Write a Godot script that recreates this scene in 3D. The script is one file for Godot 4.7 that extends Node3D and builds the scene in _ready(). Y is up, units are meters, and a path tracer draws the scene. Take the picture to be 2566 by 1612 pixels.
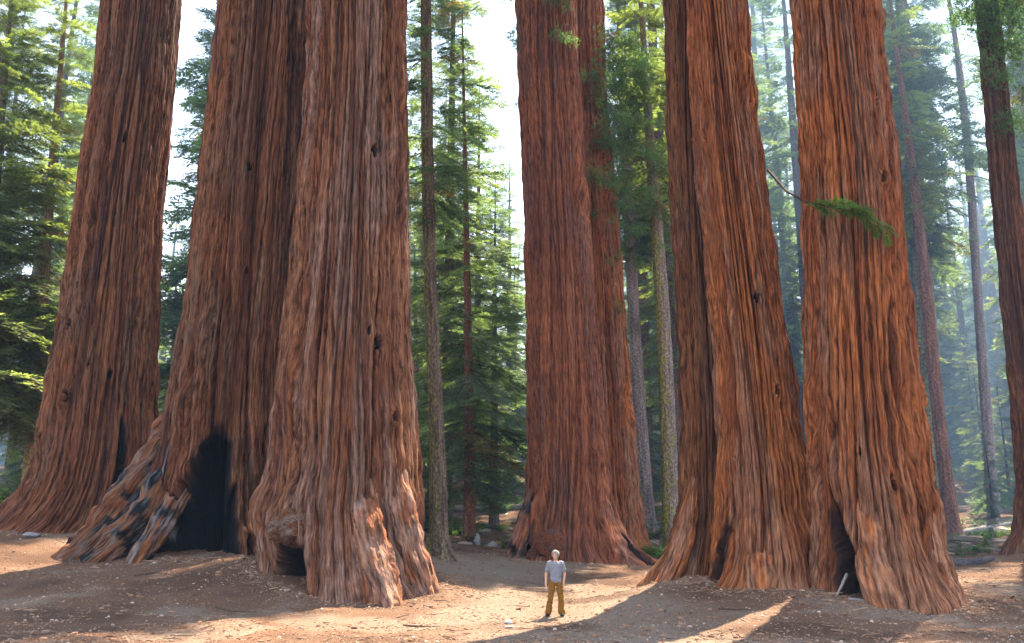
extends Node3D
# A grove of giant sequoias in late-morning back light; a person stands on the path between the trunks.
# x to the right, y up, the camera looks along -z. All numbers are metres and degrees.

const SOIL := [[-19.226,-36.000,-0.003138739],[-16.187,-36.000,-0.000242430],[-17.077,-34.000,0.010934370],[-14.427,-31.500,-0.010000020],[-11.939,-31.000,0.003565807],[-8.943,-31.500,-0.004858736],[-7.187,-29.000,0.027031424],[-4.941,-28.000,-0.025684571],[-3.647,-27.500,-0.019943202],[-2.273,-29.000,0.039477305],[-0.624,-26.500,0.012191540],[1.067,-24.800,-0.018722370],[-0.315,-30.000,-0.021819155],[-1.694,-37.000,-0.022023200],[-2.791,-37.000,0.024587962],[-2.162,-47.000,-0.001325428],[-0.070,-40.000,-0.004071001],[2.017,-39.500,0.004718859],[6.321,-44.000,0.003693935],[7.959,-48.000,-0.004209293],[4.250,-28.000,0.092278748],[6.193,-25.500,-0.025512346],[8.151,-25.000,0.027068800],[9.760,-23.700,-0.011493245],[11.292,-25.000,-0.012585128],[24.442,-53.000,-0.006516722],[21.624,-43.000,-0.003179888],[18.226,-40.000,-0.000440577],[24.712,-50.000,0.007549837],[13.681,-26.000,0.007550724],[3.752,-29.000,-0.069967450],[-6.378,-70.000,-0.003068795],[-0.134,-75.000,0.003002289],[40.433,-80.000,0.000047855],[-24.277,-46.000,0.000258369],[8.313,-58.000,0.001341730],[-9.889,-19.000,0.001240880],[0.000,-19.000,0.004248212],[9.628,-18.500,0.001199705],[-13.681,-26.000,-0.004807149],[-9.136,-26.000,0.000454194],[-39.979,-75.000,0.000433287],[-26.056,-75.000,-0.000250224],[-30.000,-15.000,-0.000735271],[30.000,-15.000,-0.000960657],[0.000,-8.000,0.000318125],[-30.000,5.000,0.000490468],[30.000,5.000,0.000283135],[0.000,8.000,0.000172362],[-35.000,-35.000,-0.000153463],[35.000,-35.000,0.001439189],[-50.000,-75.000,0.000066144],[60.000,-75.000,0.000063805]]
const SOIL_PLANE := [-16.73194514,-0.00316825,-0.08466555]
const FAR := [[35.0,-78.3,54.1,4.2,0],[10.4,-59.8,57.2,3.6,0],[10.4,-103.9,37.1,3.8,0],[36.2,-121.0,49.0,3.9,0],[22.3,-80.0,57.9,3.8,0],[-7.3,-78.2,47.0,3.4,0],[-9.5,-118.9,55.8,2.9,0],[-28.5,-70.6,17.1,2.7,0],[41.6,-70.3,58.1,4.0,0],[-35.8,-94.0,28.7,2.9,0],[20.6,-117.5,43.0,3.2,0],[15.5,-60.1,43.8,3.4,0],[11.1,-122.4,55.2,4.3,0],[-7.1,-95.2,25.8,4.6,0],[10.0,-70.1,51.5,3.1,0],[17.6,-67.1,54.0,3.7,0],[-45.9,-105.6,36.2,4.6,0],[-38.0,-111.2,23.6,4.1,0],[-12.9,-113.1,49.0,3.2,0],[29.2,-94.2,40.4,4.2,0],[-12.3,-91.7,44.8,3.0,0],[27.7,-98.9,37.6,4.2,0],[22.2,-71.9,43.9,4.1,0],[-0.1,-90.4,23.8,3.0,0],[22.8,-84.9,55.9,4.4,0],[29.6,-124.5,38.4,3.6,0],[15.4,-115.4,40.5,3.0,0],[46.4,-93.6,34.7,4.3,0],[-31.6,-77.1,18.8,3.0,0],[27.8,-117.3,51.0,3.9,0],[7.5,-87.3,57.5,3.6,0],[12.6,-74.4,46.4,2.9,0],[-6.5,-113.7,31.8,4.2,0],[-5.6,-89.3,25.4,4.3,0],[-27.5,-75.4,19.8,3.2,0],[28.5,-73.1,55.1,3.8,0],[-34.3,-64.7,45.2,4.1,0],[49.0,-113.5,43.4,3.8,0],[26.3,-66.9,46.1,4.1,0],[67.6,-120.1,38.8,3.7,0],[-0.1,-79.6,21.0,4.4,0],[52.2,-88.1,41.3,3.3,0],[-6.9,-69.0,21.5,4.1,0],[14.9,-92.2,34.6,2.9,0],[-48.0,-113.1,53.0,4.1,0],[-11.6,-99.2,35.1,3.1,0],[-4.5,-82.8,18.2,2.8,0],[17.6,-122.2,37.2,4.5,0],[20.8,-63.8,48.1,3.9,0],[15.3,-83.3,45.0,4.1,0],[35.3,-83.9,52.7,3.9,0],[-50.4,-99.4,46.1,3.1,0],[49.1,-83.5,41.9,3.2,0],[45.6,-100.2,41.7,3.6,0],[-34.8,-58.7,53.6,4.4,0],[-29.8,-61.6,45.0,4.2,0],[44.8,-75.5,52.0,4.5,0],[-59.1,-100.0,46.6,3.9,0],[57.6,-121.1,39.4,3.1,0],[24.1,-60.9,50.9,3.3,0],[-47.7,-83.7,49.2,4.4,0],[36.1,-61.4,43.3,3.0,0],[-22.9,-68.3,20.1,3.5,0],[-38.0,-78.7,44.4,3.8,0],[-31.8,-91.2,22.9,3.2,0],[-37.3,-101.2,25.6,3.1,0],[-55.5,-112.9,55.4,3.3,0],[-40.6,-119.5,25.8,3.3,0],[-46.2,-120.4,25.0,4.6,0],[-35.1,-71.2,55.7,3.7,0],[57.1,-99.6,40.8,3.6,0],[-53.3,-119.4,42.5,3.2,0],[-32.3,-81.7,20.8,4.0,0],[-44.1,-92.8,51.7,4.1,0],[51.4,-104.8,34.1,3.0,0],[35.2,-90.8,38.6,2.9,0],[63.5,-124.2,52.9,3.0,0],[56.8,-106.6,51.8,3.2,0],[55.1,-93.7,38.1,3.6,0],[51.9,-98.5,49.4,3.3,0],[45.2,-105.6,51.8,2.9,0],[60.4,-116.4,39.4,3.7,0],[39.7,-97.7,40.1,4.6,0],[53.1,-118.0,43.3,3.9,0]]

const MOUNDS := [[-17.2, -38.0, 2.7], [-10.0, -33.5, 2.6], [-5.0, -30.0, 2.7], [2.4, -42.0, 2.6], [4.5, -47.0, 2.2], [7.3, -27.6, 1.7], [5.8, -29.2, 1.2], [9.9, -26.0, 1.9], [24.2, -44.0, 1.6]]   # duff heaped round the trunks: x, z, radius

var rng := RandomNumberGenerator.new()
var soil_grid := PackedFloat32Array()
const GX0 := -70.0
const GZ0 := -130.0
const GN := 141
const GM := 151
var taken := {}
var nz := {}
var M := {}
var sprays := {}


func _ready() -> void:
	# ---- camera, sky, sun, exposure ----
	var cam := Camera3D.new()
	cam.name = "camera"
	cam.position = Vector3(0, 2.2, 0)
	cam.rotation_degrees = Vector3(12.9, 0, 0)
	cam.fov = 37.95
	cam.near = 0.1
	cam.far = 2000.0
	add_child(cam)
	var sky_mat := ProceduralSkyMaterial.new()
	sky_mat.sky_top_color = Color(0.50, 0.58, 0.70)
	sky_mat.sky_horizon_color = Color(0.86, 0.88, 0.91)
	sky_mat.sky_curve = 0.22
	sky_mat.ground_bottom_color = Color(0.22, 0.17, 0.13)
	sky_mat.ground_horizon_color = Color(0.5, 0.5, 0.48)
	var sky := Sky.new()
	sky.sky_material = sky_mat
	var env := Environment.new()
	env.background_mode = Environment.BG_SKY
	env.sky = sky
	env.background_energy_multiplier = 0.98
	env.tonemap_mode = Environment.TONE_MAPPER_LINEAR
	env.tonemap_exposure = 6.8
	env.sdfgi_enabled = true
	env.ssao_enabled = true
	env.ssil_enabled = true
	env.volumetric_fog_enabled = true
	env.volumetric_fog_density = 0.0
	env.fog_enabled = true
	env.fog_density = 0.00028
	env.fog_light_color = Color(0.74, 0.86, 1.0)
	var world := WorldEnvironment.new()
	world.name = "world_environment"
	world.environment = env
	add_child(world)
	var sun := DirectionalLight3D.new()
	sun.name = "sun"
	sun.light_color = Color(1.0, 0.94, 0.84)
	sun.light_energy = 1.6
	sun.light_angular_distance = 0.55
	sun.shadow_enabled = true
	var el := deg_to_rad(58.0)
	var az := deg_to_rad(31.0)
	sun.basis = Basis.looking_at(Vector3(-sin(az) * cos(el), -sin(el), cos(az) * cos(el)))
	add_child(sun)

	make_noises()
	make_materials()
	make_soil_grid()
	make_sprays()
	build_ground()
	build_sequoias()
	build_slender_trees()
	build_far_forest()
	build_far_wood()
	build_young_firs()
	build_undergrowth()
	build_small_things()
	build_litter()
	build_person()
	build_haze()


func build_haze() -> void:
	# smoke-blue haze that hangs in the wood behind the grove, thickest at the right
	for b in [[Vector3(47, 26, -86), Vector3(70, 64, 88), 0.0045], [Vector3(-29, 26, -97), Vector3(80, 64, 92), 0.0026]]:
		var fog := FogVolume.new()
		fog.name = numbered("haze")
		fog.shape = RenderingServer.FOG_VOLUME_SHAPE_BOX
		fog.position = b[0]
		fog.size = b[1]
		var fm := FogMaterial.new()
		fm.density = b[2]
		fm.albedo = Color(0.70, 0.85, 1.0)
		fog.material = fm
		fog.set_meta("kind", "stuff")
		fog.set_meta("label", "blue haze hanging in the wood behind the right sequoias" if b[0].x > 0.0 else "thin pale haze hanging in the wood behind the left and central sequoias")
		fog.set_meta("category", "haze")
		add_child(fog)


# ---------------------------------------------------------------- helpers

func noise(key: String, sd: int, freq: float, oct := 1) -> void:
	var n := FastNoiseLite.new()
	n.seed = sd
	n.noise_type = FastNoiseLite.TYPE_SIMPLEX_SMOOTH
	n.frequency = freq
	n.fractal_type = FastNoiseLite.FRACTAL_FBM if oct > 1 else FastNoiseLite.FRACTAL_NONE
	n.fractal_octaves = oct
	nz[key] = n


func make_noises() -> void:
	noise("furrow", 3, 1.0)
	noise("fine", 17, 1.0)
	noise("warp", 29, 1.0)
	noise("lump", 41, 1.0, 3)
	noise("tone", 53, 1.0, 2)
	noise("soil", 67, 1.0, 4)


func numbered(called: String) -> String:
	var n: int = taken.get(called, 0)
	taken[called] = n + 1
	return called if n == 0 else "%s_%03d" % [called, n]


func thing(called: String, label: String, category: String, at := Vector3.ZERO, group := "", kind := "") -> Node3D:
	var o := Node3D.new()
	o.name = numbered(called)
	add_child(o)
	o.position = at
	tag(o, label, category, group, kind)
	return o


func tag(o: Node, label: String, category: String, group := "", kind := "") -> void:
	o.set_meta("label", label)
	o.set_meta("category", category)
	if group:
		o.set_meta("group", group)
	if kind:
		o.set_meta("kind", kind)


func part(called: String, mesh: Mesh, mat: Material, parent: Node, at := Vector3.ZERO) -> MeshInstance3D:
	var o := MeshInstance3D.new()
	o.name = called if parent != self else numbered(called)
	o.mesh = mesh
	o.material_override = mat
	o.position = at
	parent.add_child(o, true)
	return o


func grid_mesh(pos: PackedVector3Array, col: PackedColorArray, uv: PackedVector2Array, rows: int, cols: int, closed: bool) -> ArrayMesh:
	# rows x cols points; closed joins the last column to the first (column 0 is repeated at the end for the uv seam)
	var nor := PackedVector3Array()
	nor.resize(pos.size())
	var idx := PackedInt32Array()
	idx.resize((rows - 1) * (cols - 1) * 6)
	var k := 0
	for r in rows:
		var r0 := maxi(r - 1, 0) * cols
		var r1 := mini(r + 1, rows - 1) * cols
		var rr := r * cols
		for c in cols:
			var c0 := c - 1
			var c1 := c + 1
			if c0 < 0:
				c0 = cols - 2 if closed else 0
			if c1 >= cols:
				c1 = 1 if closed else cols - 1
			nor[rr + c] = (pos[rr + c1] - pos[rr + c0]).cross(pos[r1 + c] - pos[r0 + c]).normalized()
	for r in rows - 1:
		for c in cols - 1:
			var i := r * cols + c
			idx[k] = i
			idx[k + 1] = i + cols
			idx[k + 2] = i + 1
			idx[k + 3] = i + 1
			idx[k + 4] = i + cols
			idx[k + 5] = i + cols + 1
			k += 6
	var a := []
	a.resize(Mesh.ARRAY_MAX)
	a[Mesh.ARRAY_VERTEX] = pos
	a[Mesh.ARRAY_NORMAL] = nor
	a[Mesh.ARRAY_COLOR] = col
	a[Mesh.ARRAY_TEX_UV] = uv
	a[Mesh.ARRAY_INDEX] = idx
	var m := ArrayMesh.new()
	m.add_surface_from_arrays(Mesh.PRIMITIVE_TRIANGLES, a)
	return m


func flat_mesh(pos: PackedVector3Array, col: PackedColorArray) -> ArrayMesh:
	var a := []
	a.resize(Mesh.ARRAY_MAX)
	a[Mesh.ARRAY_VERTEX] = pos
	a[Mesh.ARRAY_COLOR] = col
	var m := ArrayMesh.new()
	m.add_surface_from_arrays(Mesh.PRIMITIVE_TRIANGLES, a)
	return m


func lin(r: float, g: float, b: float) -> Color:
	return Color(r, g, b)


# ---------------------------------------------------------------- materials

func grain_image(size: int, sd: int, freq: float, lo: float, hi: float, power := 1.0, freq2 := 0.0) -> Image:
	var n := FastNoiseLite.new()
	n.seed = sd
	n.noise_type = FastNoiseLite.TYPE_SIMPLEX_SMOOTH
	n.frequency = freq
	n.fractal_type = FastNoiseLite.FRACTAL_FBM
	n.fractal_octaves = 5
	n.fractal_gain = 0.62
	var im: Image = n.get_seamless_image(size, size)
	im.convert(Image.FORMAT_L8)
	var d := im.get_data()
	var d2 := d
	if freq2 > 0.0:
		n.seed = sd + 7
		n.frequency = freq2
		var im2: Image = n.get_seamless_image(size, size)
		im2.convert(Image.FORMAT_L8)
		d2 = im2.get_data()
	for i in d.size():
		var v: float = d[i] / 255.0
		if freq2 > 0.0:
			v = 0.5 * v + 0.5 * d2[i] / 255.0
		v = clampf((v - 0.5) * 1.7 + 0.5, 0.0, 1.0)
		d[i] = int(255.0 * lerpf(lo, hi, pow(v, power)))
	return Image.create_from_data(size, size, false, Image.FORMAT_L8, d)


func surface_mat(called: String, albedo: Image, relief: Image, depth_cm: float, rough := 0.95) -> StandardMaterial3D:
	var m := StandardMaterial3D.new()
	m.resource_name = called
	m.vertex_color_use_as_albedo = true
	m.roughness = rough
	m.metallic_specular = 0.25
	if albedo:
		m.albedo_texture = ImageTexture.create_from_image(albedo)
	if relief:
		m.heightmap_enabled = true
		m.heightmap_texture = ImageTexture.create_from_image(relief)
		m.heightmap_scale = depth_cm
	return m


func make_materials() -> void:
	var fibre := grain_image(512, 5, 0.03, 0.5, 1.0, 0.7)
	var fibre_relief := grain_image(512, 6, 0.03, 0.0, 1.0)
	M.bark = surface_mat("fibrous_bark", fibre, fibre_relief, 6.0)
	var plate := grain_image(256, 15, 0.04, 0.6, 1.0)
	M.plate_bark = surface_mat("plated_bark", plate, grain_image(256, 16, 0.05, 0.0, 1.0), 4.0)
	var soil_colour := grain_image(1024, 25, 0.06, 0.44, 1.0, 0.75, 0.18)
	var soil_relief := grain_image(1024, 26, 0.09, 0.0, 1.0, 1.0, 0.2)
	M.soil = surface_mat("forest_soil", soil_colour, soil_relief, 6.0)
	M.leaf = surface_mat("needles", null, null, 0.0, 0.55)
	M.leaf.backlight_enabled = true
	M.leaf.backlight = Color(1.03, 1.1, 0.72)
	M.bits = surface_mat("litter", null, null, 0.0, 0.9)
	M.stone = surface_mat("stone", grain_image(256, 35, 0.05, 0.6, 1.0), null, 0.0)
	M.stone.uv1_triplanar = true
	M.stone.uv1_scale = Vector3(1.5, 1.5, 1.5)
	M.wood = surface_mat("dead_wood", fibre, fibre_relief, 1.5)
	M.skin = surface_mat("skin", null, null, 0.0, 0.6)
	var weave := grain_image(256, 45, 0.2, 0.8, 1.0)
	M.cloth = surface_mat("cloth", weave, null, 0.0, 0.95)
	M.cloth.uv1_triplanar = true
	M.cloth.uv1_scale = Vector3(3, 3, 3)


# ---------------------------------------------------------------- the lie of the land

func soil_exact(x: float, z: float) -> float:
	var h: float = SOIL_PLANE[0] + SOIL_PLANE[1] * x + SOIL_PLANE[2] * z
	for p in SOIL:
		var dx: float = x - p[0]
		var dz: float = z - p[1]
		var q := dx * dx + dz * dz
		if q > 1e-9:
			h += p[2] * 0.5 * q * log(q)
	return h


func make_soil_grid() -> void:
	soil_grid.resize(GN * GM)
	for j in GM:
		var z := GZ0 + j
		for i in GN:
			var x := GX0 + i
			var away := maxf(0.0, -z - 62.0)
			var hill := 4.0 + 0.13 * minf(away, 30.0) + 0.05 * maxf(away - 30.0, 0.0) + 0.02 * absf(x)
			var t := smoothstep(62.0, 84.0, -z)
			t = maxf(t, smoothstep(26.0, 46.0, absf(x)))
			t = maxf(t, smoothstep(-6.0, 6.0, z))
			var side := hill
			if -z < 62.0:
				side = lerpf(0.3, hill, smoothstep(12.0, 62.0, -z))
			soil_grid[j * GN + i] = lerpf(soil_exact(x, clampf(z, -90.0, 4.0)), side, t) if t < 1.0 else side


func soil(x: float, z: float) -> float:
	var u := clampf(x - GX0, 0.0, GN - 1.001)
	var v := clampf(z - GZ0, 0.0, GM - 1.001)
	var i := int(u)
	var j := int(v)
	u -= i
	v -= j
	var k := j * GN + i
	var h := lerpf(lerpf(soil_grid[k], soil_grid[k + 1], u), lerpf(soil_grid[k + GN], soil_grid[k + GN + 1], u), v)
	if z < GZ0:
		h += 0.04 * (GZ0 - z)
	var far := smoothstep(40.0, 70.0, -z)
	for m in MOUNDS:
		var dx: float = x - m[0]
		var dz: float = z - m[1]
		var q: float = sqrt(dx * dx + dz * dz) - m[2]
		if q < 2.4:
			h += 0.09 * exp(-maxf(q, 0.0) * maxf(q, 0.0) * 0.9)
	return h + (0.10 + 0.35 * far) * nz.soil.get_noise_2d(x * 0.11, z * 0.11) + 0.05 * nz.soil.get_noise_2d(x * 0.7 + 50.0, z * 0.7)


func build_ground() -> void:
	var xs := PackedFloat32Array()
	var zs := PackedFloat32Array()
	var x := 0.0
	while x < 420.0:
		xs.append(x)
		x += 0.2 if x < 16.0 else 0.2 + (x - 16.0) * 0.09
	var left := PackedFloat32Array()
	for i in range(xs.size() - 1, 0, -1):
		left.append(-xs[i])
	left.append_array(xs)
	xs = left
	var z := 160.0
	while z > -460.0:
		zs.append(z)
		var step := 0.2
		if z > -15.0:
			step += (z + 15.0) * 0.12
		elif z < -34.0:
			step += (-34.0 - z) * 0.035
		z -= step
	var rows := zs.size()
	var cols := xs.size()
	var pos := PackedVector3Array()
	var col := PackedColorArray()
	var uv := PackedVector2Array()
	pos.resize(rows * cols)
	col.resize(rows * cols)
	uv.resize(rows * cols)
	var k := 0
	var duff := lin(0.285, 0.155, 0.090)
	var grit := lin(0.44, 0.32, 0.225)
	var rust := lin(0.285, 0.145, 0.080)
	var dark := lin(0.15, 0.078, 0.046)
	for j in rows:
		var zz := zs[j]
		for i in cols:
			var xx := xs[i]
			pos[k] = Vector3(xx, soil(xx, zz), zz)
			var a: float = nz.tone.get_noise_2d(xx * 0.16, zz * 0.16)
			var b: float = nz.tone.get_noise_2d(xx * 0.7 + 90.0, zz * 0.7)
			var c := duff.lerp(rust, smoothstep(-0.2, 0.5, b))
			# trodden grit of the path, with a ragged edge
			var path_x := 1.6 + 0.06 * (zz + 24.0)
			c = c.lerp(grit, 0.75 * (1.0 - smoothstep(1.5, 4.5, absf(xx - path_x) + 2.0 * a)) * smoothstep(-46.0, -36.0, zz))
			c = c.lerp(dark, 0.7 * smoothstep(0.15, 0.5, a + 0.3 * b))
			c = c.lerp(grit, 0.6 * smoothstep(0.1, 0.45, -a - 0.4 * b))
			col[k] = c
			uv[k] = Vector2(xx, zz) / 4.0
			k += 1
	var o := part("ground", grid_mesh(pos, col, uv, rows, cols, false), M.soil, self)
	o.set_meta("kind", "structure")
	o.set_meta("label", "brown forest floor of duff and trodden soil")
	o.set_meta("category", "ground")


# ---------------------------------------------------------------- giant sequoias

func profile(rows: Array, h: float) -> Vector2:
	# (axis x, radius) at a height, by a smooth curve through the rows [height, x, radius]
	var n := rows.size()
	if h <= rows[0][0]:
		var k: float = rows[0][0] - h
		return Vector2(rows[0][1], rows[0][2] + 0.45 * k)
	if h >= rows[n - 1][0]:
		var over: float = h - rows[n - 1][0]
		var dx: float = (rows[n - 1][1] - rows[n - 2][1]) / (rows[n - 1][0] - rows[n - 2][0])
		return Vector2(rows[n - 1][1] + dx * over, maxf(0.06, rows[n - 1][2] * (1.0 - over * 0.012)))
	var i := 0
	while h > rows[i + 1][0]:
		i += 1
	var p: Array = rows[maxi(i - 1, 0)]
	var a: Array = rows[i]
	var b: Array = rows[i + 1]
	var q: Array = rows[mini(i + 2, n - 1)]
	var t: float = (h - a[0]) / (b[0] - a[0])
	var out := Vector2()
	for e in 2:
		var ma: float = (b[e + 1] - p[e + 1]) / maxf(b[0] - p[0], 0.01) * (b[0] - a[0])
		var mb: float = (q[e + 1] - a[e + 1]) / maxf(q[0] - a[0], 0.01) * (b[0] - a[0])
		var v: float = (2 * t * t * t - 3 * t * t + 1) * a[e + 1] + (t * t * t - 2 * t * t + t) * ma + (3 * t * t - 2 * t * t * t) * b[e + 1] + (t * t * t - t * t) * mb
		if e == 0:
			out.x = v
		else:
			out.y = v
	return out


func turned(a: float) -> float:
	return fposmod(a + 180.0, 360.0) - 180.0


func sequoia_mesh(p: Dictionary) -> ArrayMesh:
	var rows_in: Array = p.rows
	var foot: float = rows_in[0][0]
	var top: float = rows_in[rows_in.size() - 1][0]
	var ref: float = p.get("ref", 1.8)
	var cols: int = p.get("cols", 400) + 1
	var hs := PackedFloat32Array()
	var h: float = foot - 0.9
	var fine: float = p.get("step", 0.10)
	while h < top + 2.0:
		hs.append(h)
		h += fine * (0.75 if h < foot + 4.0 else 1.0)
	while h < top + 26.0:
		hs.append(h)
		h += 1.5
	var rows := hs.size()
	var pos := PackedVector3Array()
	var col := PackedColorArray()
	var uv := PackedVector2Array()
	pos.resize(rows * cols)
	col.resize(rows * cols)
	uv.resize(rows * cols)
	var off: float = p.seed * 37.0
	var tw: float = p.get("twist", 0.01)
	var lobes: Array = p.get("lobes", [])
	var caves: Array = p.get("caves", [])
	var creases: Array = p.get("creases", [])
	var bumps: Array = p.get("bumps", [])
	var knots: Array = p.get("knots", [])
	var pal: Array = p.pal
	var deep: float = p.get("deep", 0.15)
	var around_n := maxf(1.0, round(TAU * ref / 0.8))
	var furrow: FastNoiseLite = nz.furrow
	var fine_n: FastNoiseLite = nz.fine
	var warp: FastNoiseLite = nz.warp
	var lump: FastNoiseLite = nz.lump
	var tone: FastNoiseLite = nz.tone
	var char_c := lin(0.011, 0.010, 0.011)
	var ash := lin(0.20, 0.175, 0.16)
	var k := 0
	for r in rows:
		h = hs[r]
		var pr := profile(rows_in, h)
		var rad := pr.y
		var low := exp(-maxf(h - foot, 0.0) / 1.6)      # nearness to the roots: knobbly there
		var low2 := exp(-maxf(h - foot, 0.0) / 3.5)
		for c in cols:
			# columns stand closest on the side that the path looks at
			var cu := float(c % (cols - 1)) / (cols - 1)
			var deg := -25.0 + (cu / 0.8 * 230.0 if cu < 0.8 else 230.0 + (cu - 0.8) / 0.2 * 130.0)
			var turn_u := (deg + 25.0) / 360.0 if c < cols - 1 else 1.0
			var ang := deg_to_rad(deg)
			var ca := cos(ang)
			var sa := sin(ang)
			var w: float = 0.035 * warp.get_noise_3d(ca * 0.9 + off, h * 0.12, sa * 0.9)
			var a2 := ang + w + tw * (h - foot)
			var qx := cos(a2) * ref
			var qz := sin(a2) * ref
			var n1 := furrow.get_noise_3d(qx * 1.3 + off, h * 0.030, qz * 1.3)
			var n2 := fine_n.get_noise_3d(qx * 3.4 + off, h * 0.075, qz * 3.4)
			var n3 := fine_n.get_noise_3d(qx * 6.5 + off, h * 0.17, qz * 6.5 + 9.0)
			var n5 := fine_n.get_noise_3d(qx * 3.0 + off, h * 0.9, qz * 3.0 + 55.0)
			var n4 := lump.get_noise_3d(qx * 0.9 + off, h * 0.55, qz * 0.9 + 31.0)
			var g1 := 1.0 - smoothstep(0.02, 0.12, absf(n1))
			var g2 := 1.0 - smoothstep(0.03, 0.19 + 0.05 * n5, absf(n2))
			var g3 := 1.0 - smoothstep(0.0, 0.30, absf(n3))
			var furr := (deep * 1.5 * g1 + deep * (1.35 + 0.25 * n5) * g2 + deep * 0.45 * g3) * (1.0 - 0.5 * low) + deep * 0.10 * n5
			var knob := 0.0
			if low2 > 0.05:
				knob = low2 * (0.13 * lump.get_noise_3d(pr.x + ca * rad * 1.6 + off, h * 1.3, sa * rad * 1.6) + 0.07 * fine_n.get_noise_3d(ca * rad * 3.2 + off, h * 2.4, sa * rad * 3.2))
			var rr: float = rad + 0.05 + knob * p.get("knobs", 0.6) - furr + 0.10 * n4 * (1.0 + 1.6 * low2)
			# fluting of the butt
			rr += low2 * 0.20 * furrow.get_noise_3d(ca * 1.1 + off, 0.3 + h * 0.05, sa * 1.1 + 5.0) * rad * 0.5
			for l in lobes:
				var dl: float = turned(deg - l[0]) / l[2]
				if absf(dl) < 3.0 and h < foot + l[3]:
					var t: float = clampf(1.0 - (h - foot) / l[3], 0.0, 1.08)
					rr += l[1] * exp(-0.5 * dl * dl) * pow(t, l[4] if l.size() > 4 else 1.8) * (1.0 + 0.25 * n4)
			var burnt := 0.0
			for b in bumps:
				var du: float = deg_to_rad(turned(deg - b[0])) * rad / b[2]
				var dv: float = (h - b[1]) / b[3]
				var q := du * du + dv * dv
				if q < 9.0:
					rr += b[4] * exp(-0.5 * q) * (1.0 + 0.4 * n4)
			for s in creases:
				# [[height, degrees] ..., half width, depth]
				var line: Array = s.line
				if h < line[0][0] or h > line[line.size() - 1][0]:
					continue
				var i := 0
				while i < line.size() - 2 and h > line[i + 1][0]:
					i += 1
				var tt: float = (h - line[i][0]) / (line[i + 1][0] - line[i][0])
				var centre: float = lerpf(line[i][1], line[i + 1][1], tt) + 2.5 * n4
				var du: float = absf(deg_to_rad(turned(deg - centre)) * rad) / s.wide
				rr -= s.deep * exp(-du * du) * smoothstep(0.0, 0.12, (line[line.size() - 1][0] - h) / (line[line.size() - 1][0] - line[0][0]))
			for v in caves:
				# {foot half width, height of its point, degrees at the foot and at the point, depth, burnt}
				var t: float = (h - foot - v.get("from", -1.0)) / (v.high - v.get("from", -1.0))
				if t < 0.0 or t > 1.0:
					continue
				var centre: float = lerpf(v.deg0, v.deg1, t)
				var wide: float = v.wide * pow(1.0 - t, v.get("power", 0.8)) + 0.02
				wide *= 1.0 + 0.35 * n4 + 0.22 * n5 + 0.22 * n2
				var du: float = absf(deg_to_rad(turned(deg - centre)) * maxf(rad, 1.0))
				var m := 1.0 - smoothstep(wide * 0.72, wide * 1.12, du)
				if m > 0.0:
					rr -= v.deep * m * minf(1.0, (1.0 - t) * 3.0) * (1.0 + 0.3 * n3)
				var lip := (du - wide * 1.25) / (0.16 + 0.1 * wide)
				rr += v.get("lip", 0.13) * exp(-lip * lip) * minf(1.0, (1.0 - t) * 4.0)
				var halo := 1.0 - smoothstep(wide * 0.9, wide * 1.12 + 0.10, du + 0.12 * n4)
				burnt = maxf(burnt, halo * v.get("burnt", 1.0) * minf(1.0, (1.0 - t) * 9.0))
			for kn in knots:
				var du: float = deg_to_rad(turned(deg - kn[0])) * rad / kn[2]
				var dv: float = (h - kn[1] + 0.10 * n2) / (kn[2] * 1.5)
				var q := (du * du + dv * dv) * (1.0 + 0.8 * n5 + 0.5 * n2)
				if q < 4.0:
					rr += 0.10 * exp(-pow(sqrt(q) - 1.2, 2.0) * 6.0) - 0.30 * (1.0 - smoothstep(0.5, 1.0, q))
					burnt = maxf(burnt, 1.0 - smoothstep(0.7, 1.1, q))
			rr = maxf(rr, 0.25 if h < top + 3.0 else 0.05)
			pos[k] = Vector3(pr.x + ca * rr, h, p.z + sa * rr)
			# colours: streaks of the bark's own reds, browns and weathered greys
			var s1 := tone.get_noise_3d(qx * 1.5 + off, h * 0.055, qz * 1.5)
			var s2 := tone.get_noise_3d(qx * 3.4 + off, h * 0.09, qz * 3.4 + 77.0)
			var s3 := tone.get_noise_3d(qx * 0.5 + off + 20.0, h * 0.16, qz * 0.5)
			var cc: Color = pal[0].lerp(pal[1], smoothstep(-0.35, 0.35, s1 + 0.7 * s3))
			cc = cc.lerp(pal[2], 0.6 * smoothstep(0.05, 0.42, s2 * 0.7 + s3 * 0.6 + p.get("grey", 0.0) + p.get("grey_foot", 0.0) * low2))
			cc = cc.lerp(pal[3], 0.8 * smoothstep(0.16, 0.42, -s2 * 0.8 - s1 * 0.4))
			if burnt > 0.0:
				cc = cc.lerp(char_c, minf(1.0, burnt))
			var singe: float = p.get("singe", 0.0)
			if singe > 0.0:
				var patch := smoothstep(0.0, 0.18, n4 + s3 * 0.5 + 0.5 * s2 + low * 0.4 - 0.34) * clampf(low2 * 2.2, 0.0, 1.0) * smoothstep(p.singe_deg, p.singe_deg + 14.0, deg) * (1.0 - smoothstep(215.0, 240.0, deg))
				cc = cc.lerp(char_c.lerp(ash, smoothstep(0.02, 0.14, s2 * 0.7 + 0.6 * n3 + 0.6 * n5 - 0.08)), patch * singe)
			col[k] = cc
			uv[k] = Vector2(around_n * turn_u + w * 1.5, h / 12.0)
			k += 1
	return grid_mesh(pos, col, uv, rows, cols, true)


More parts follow.
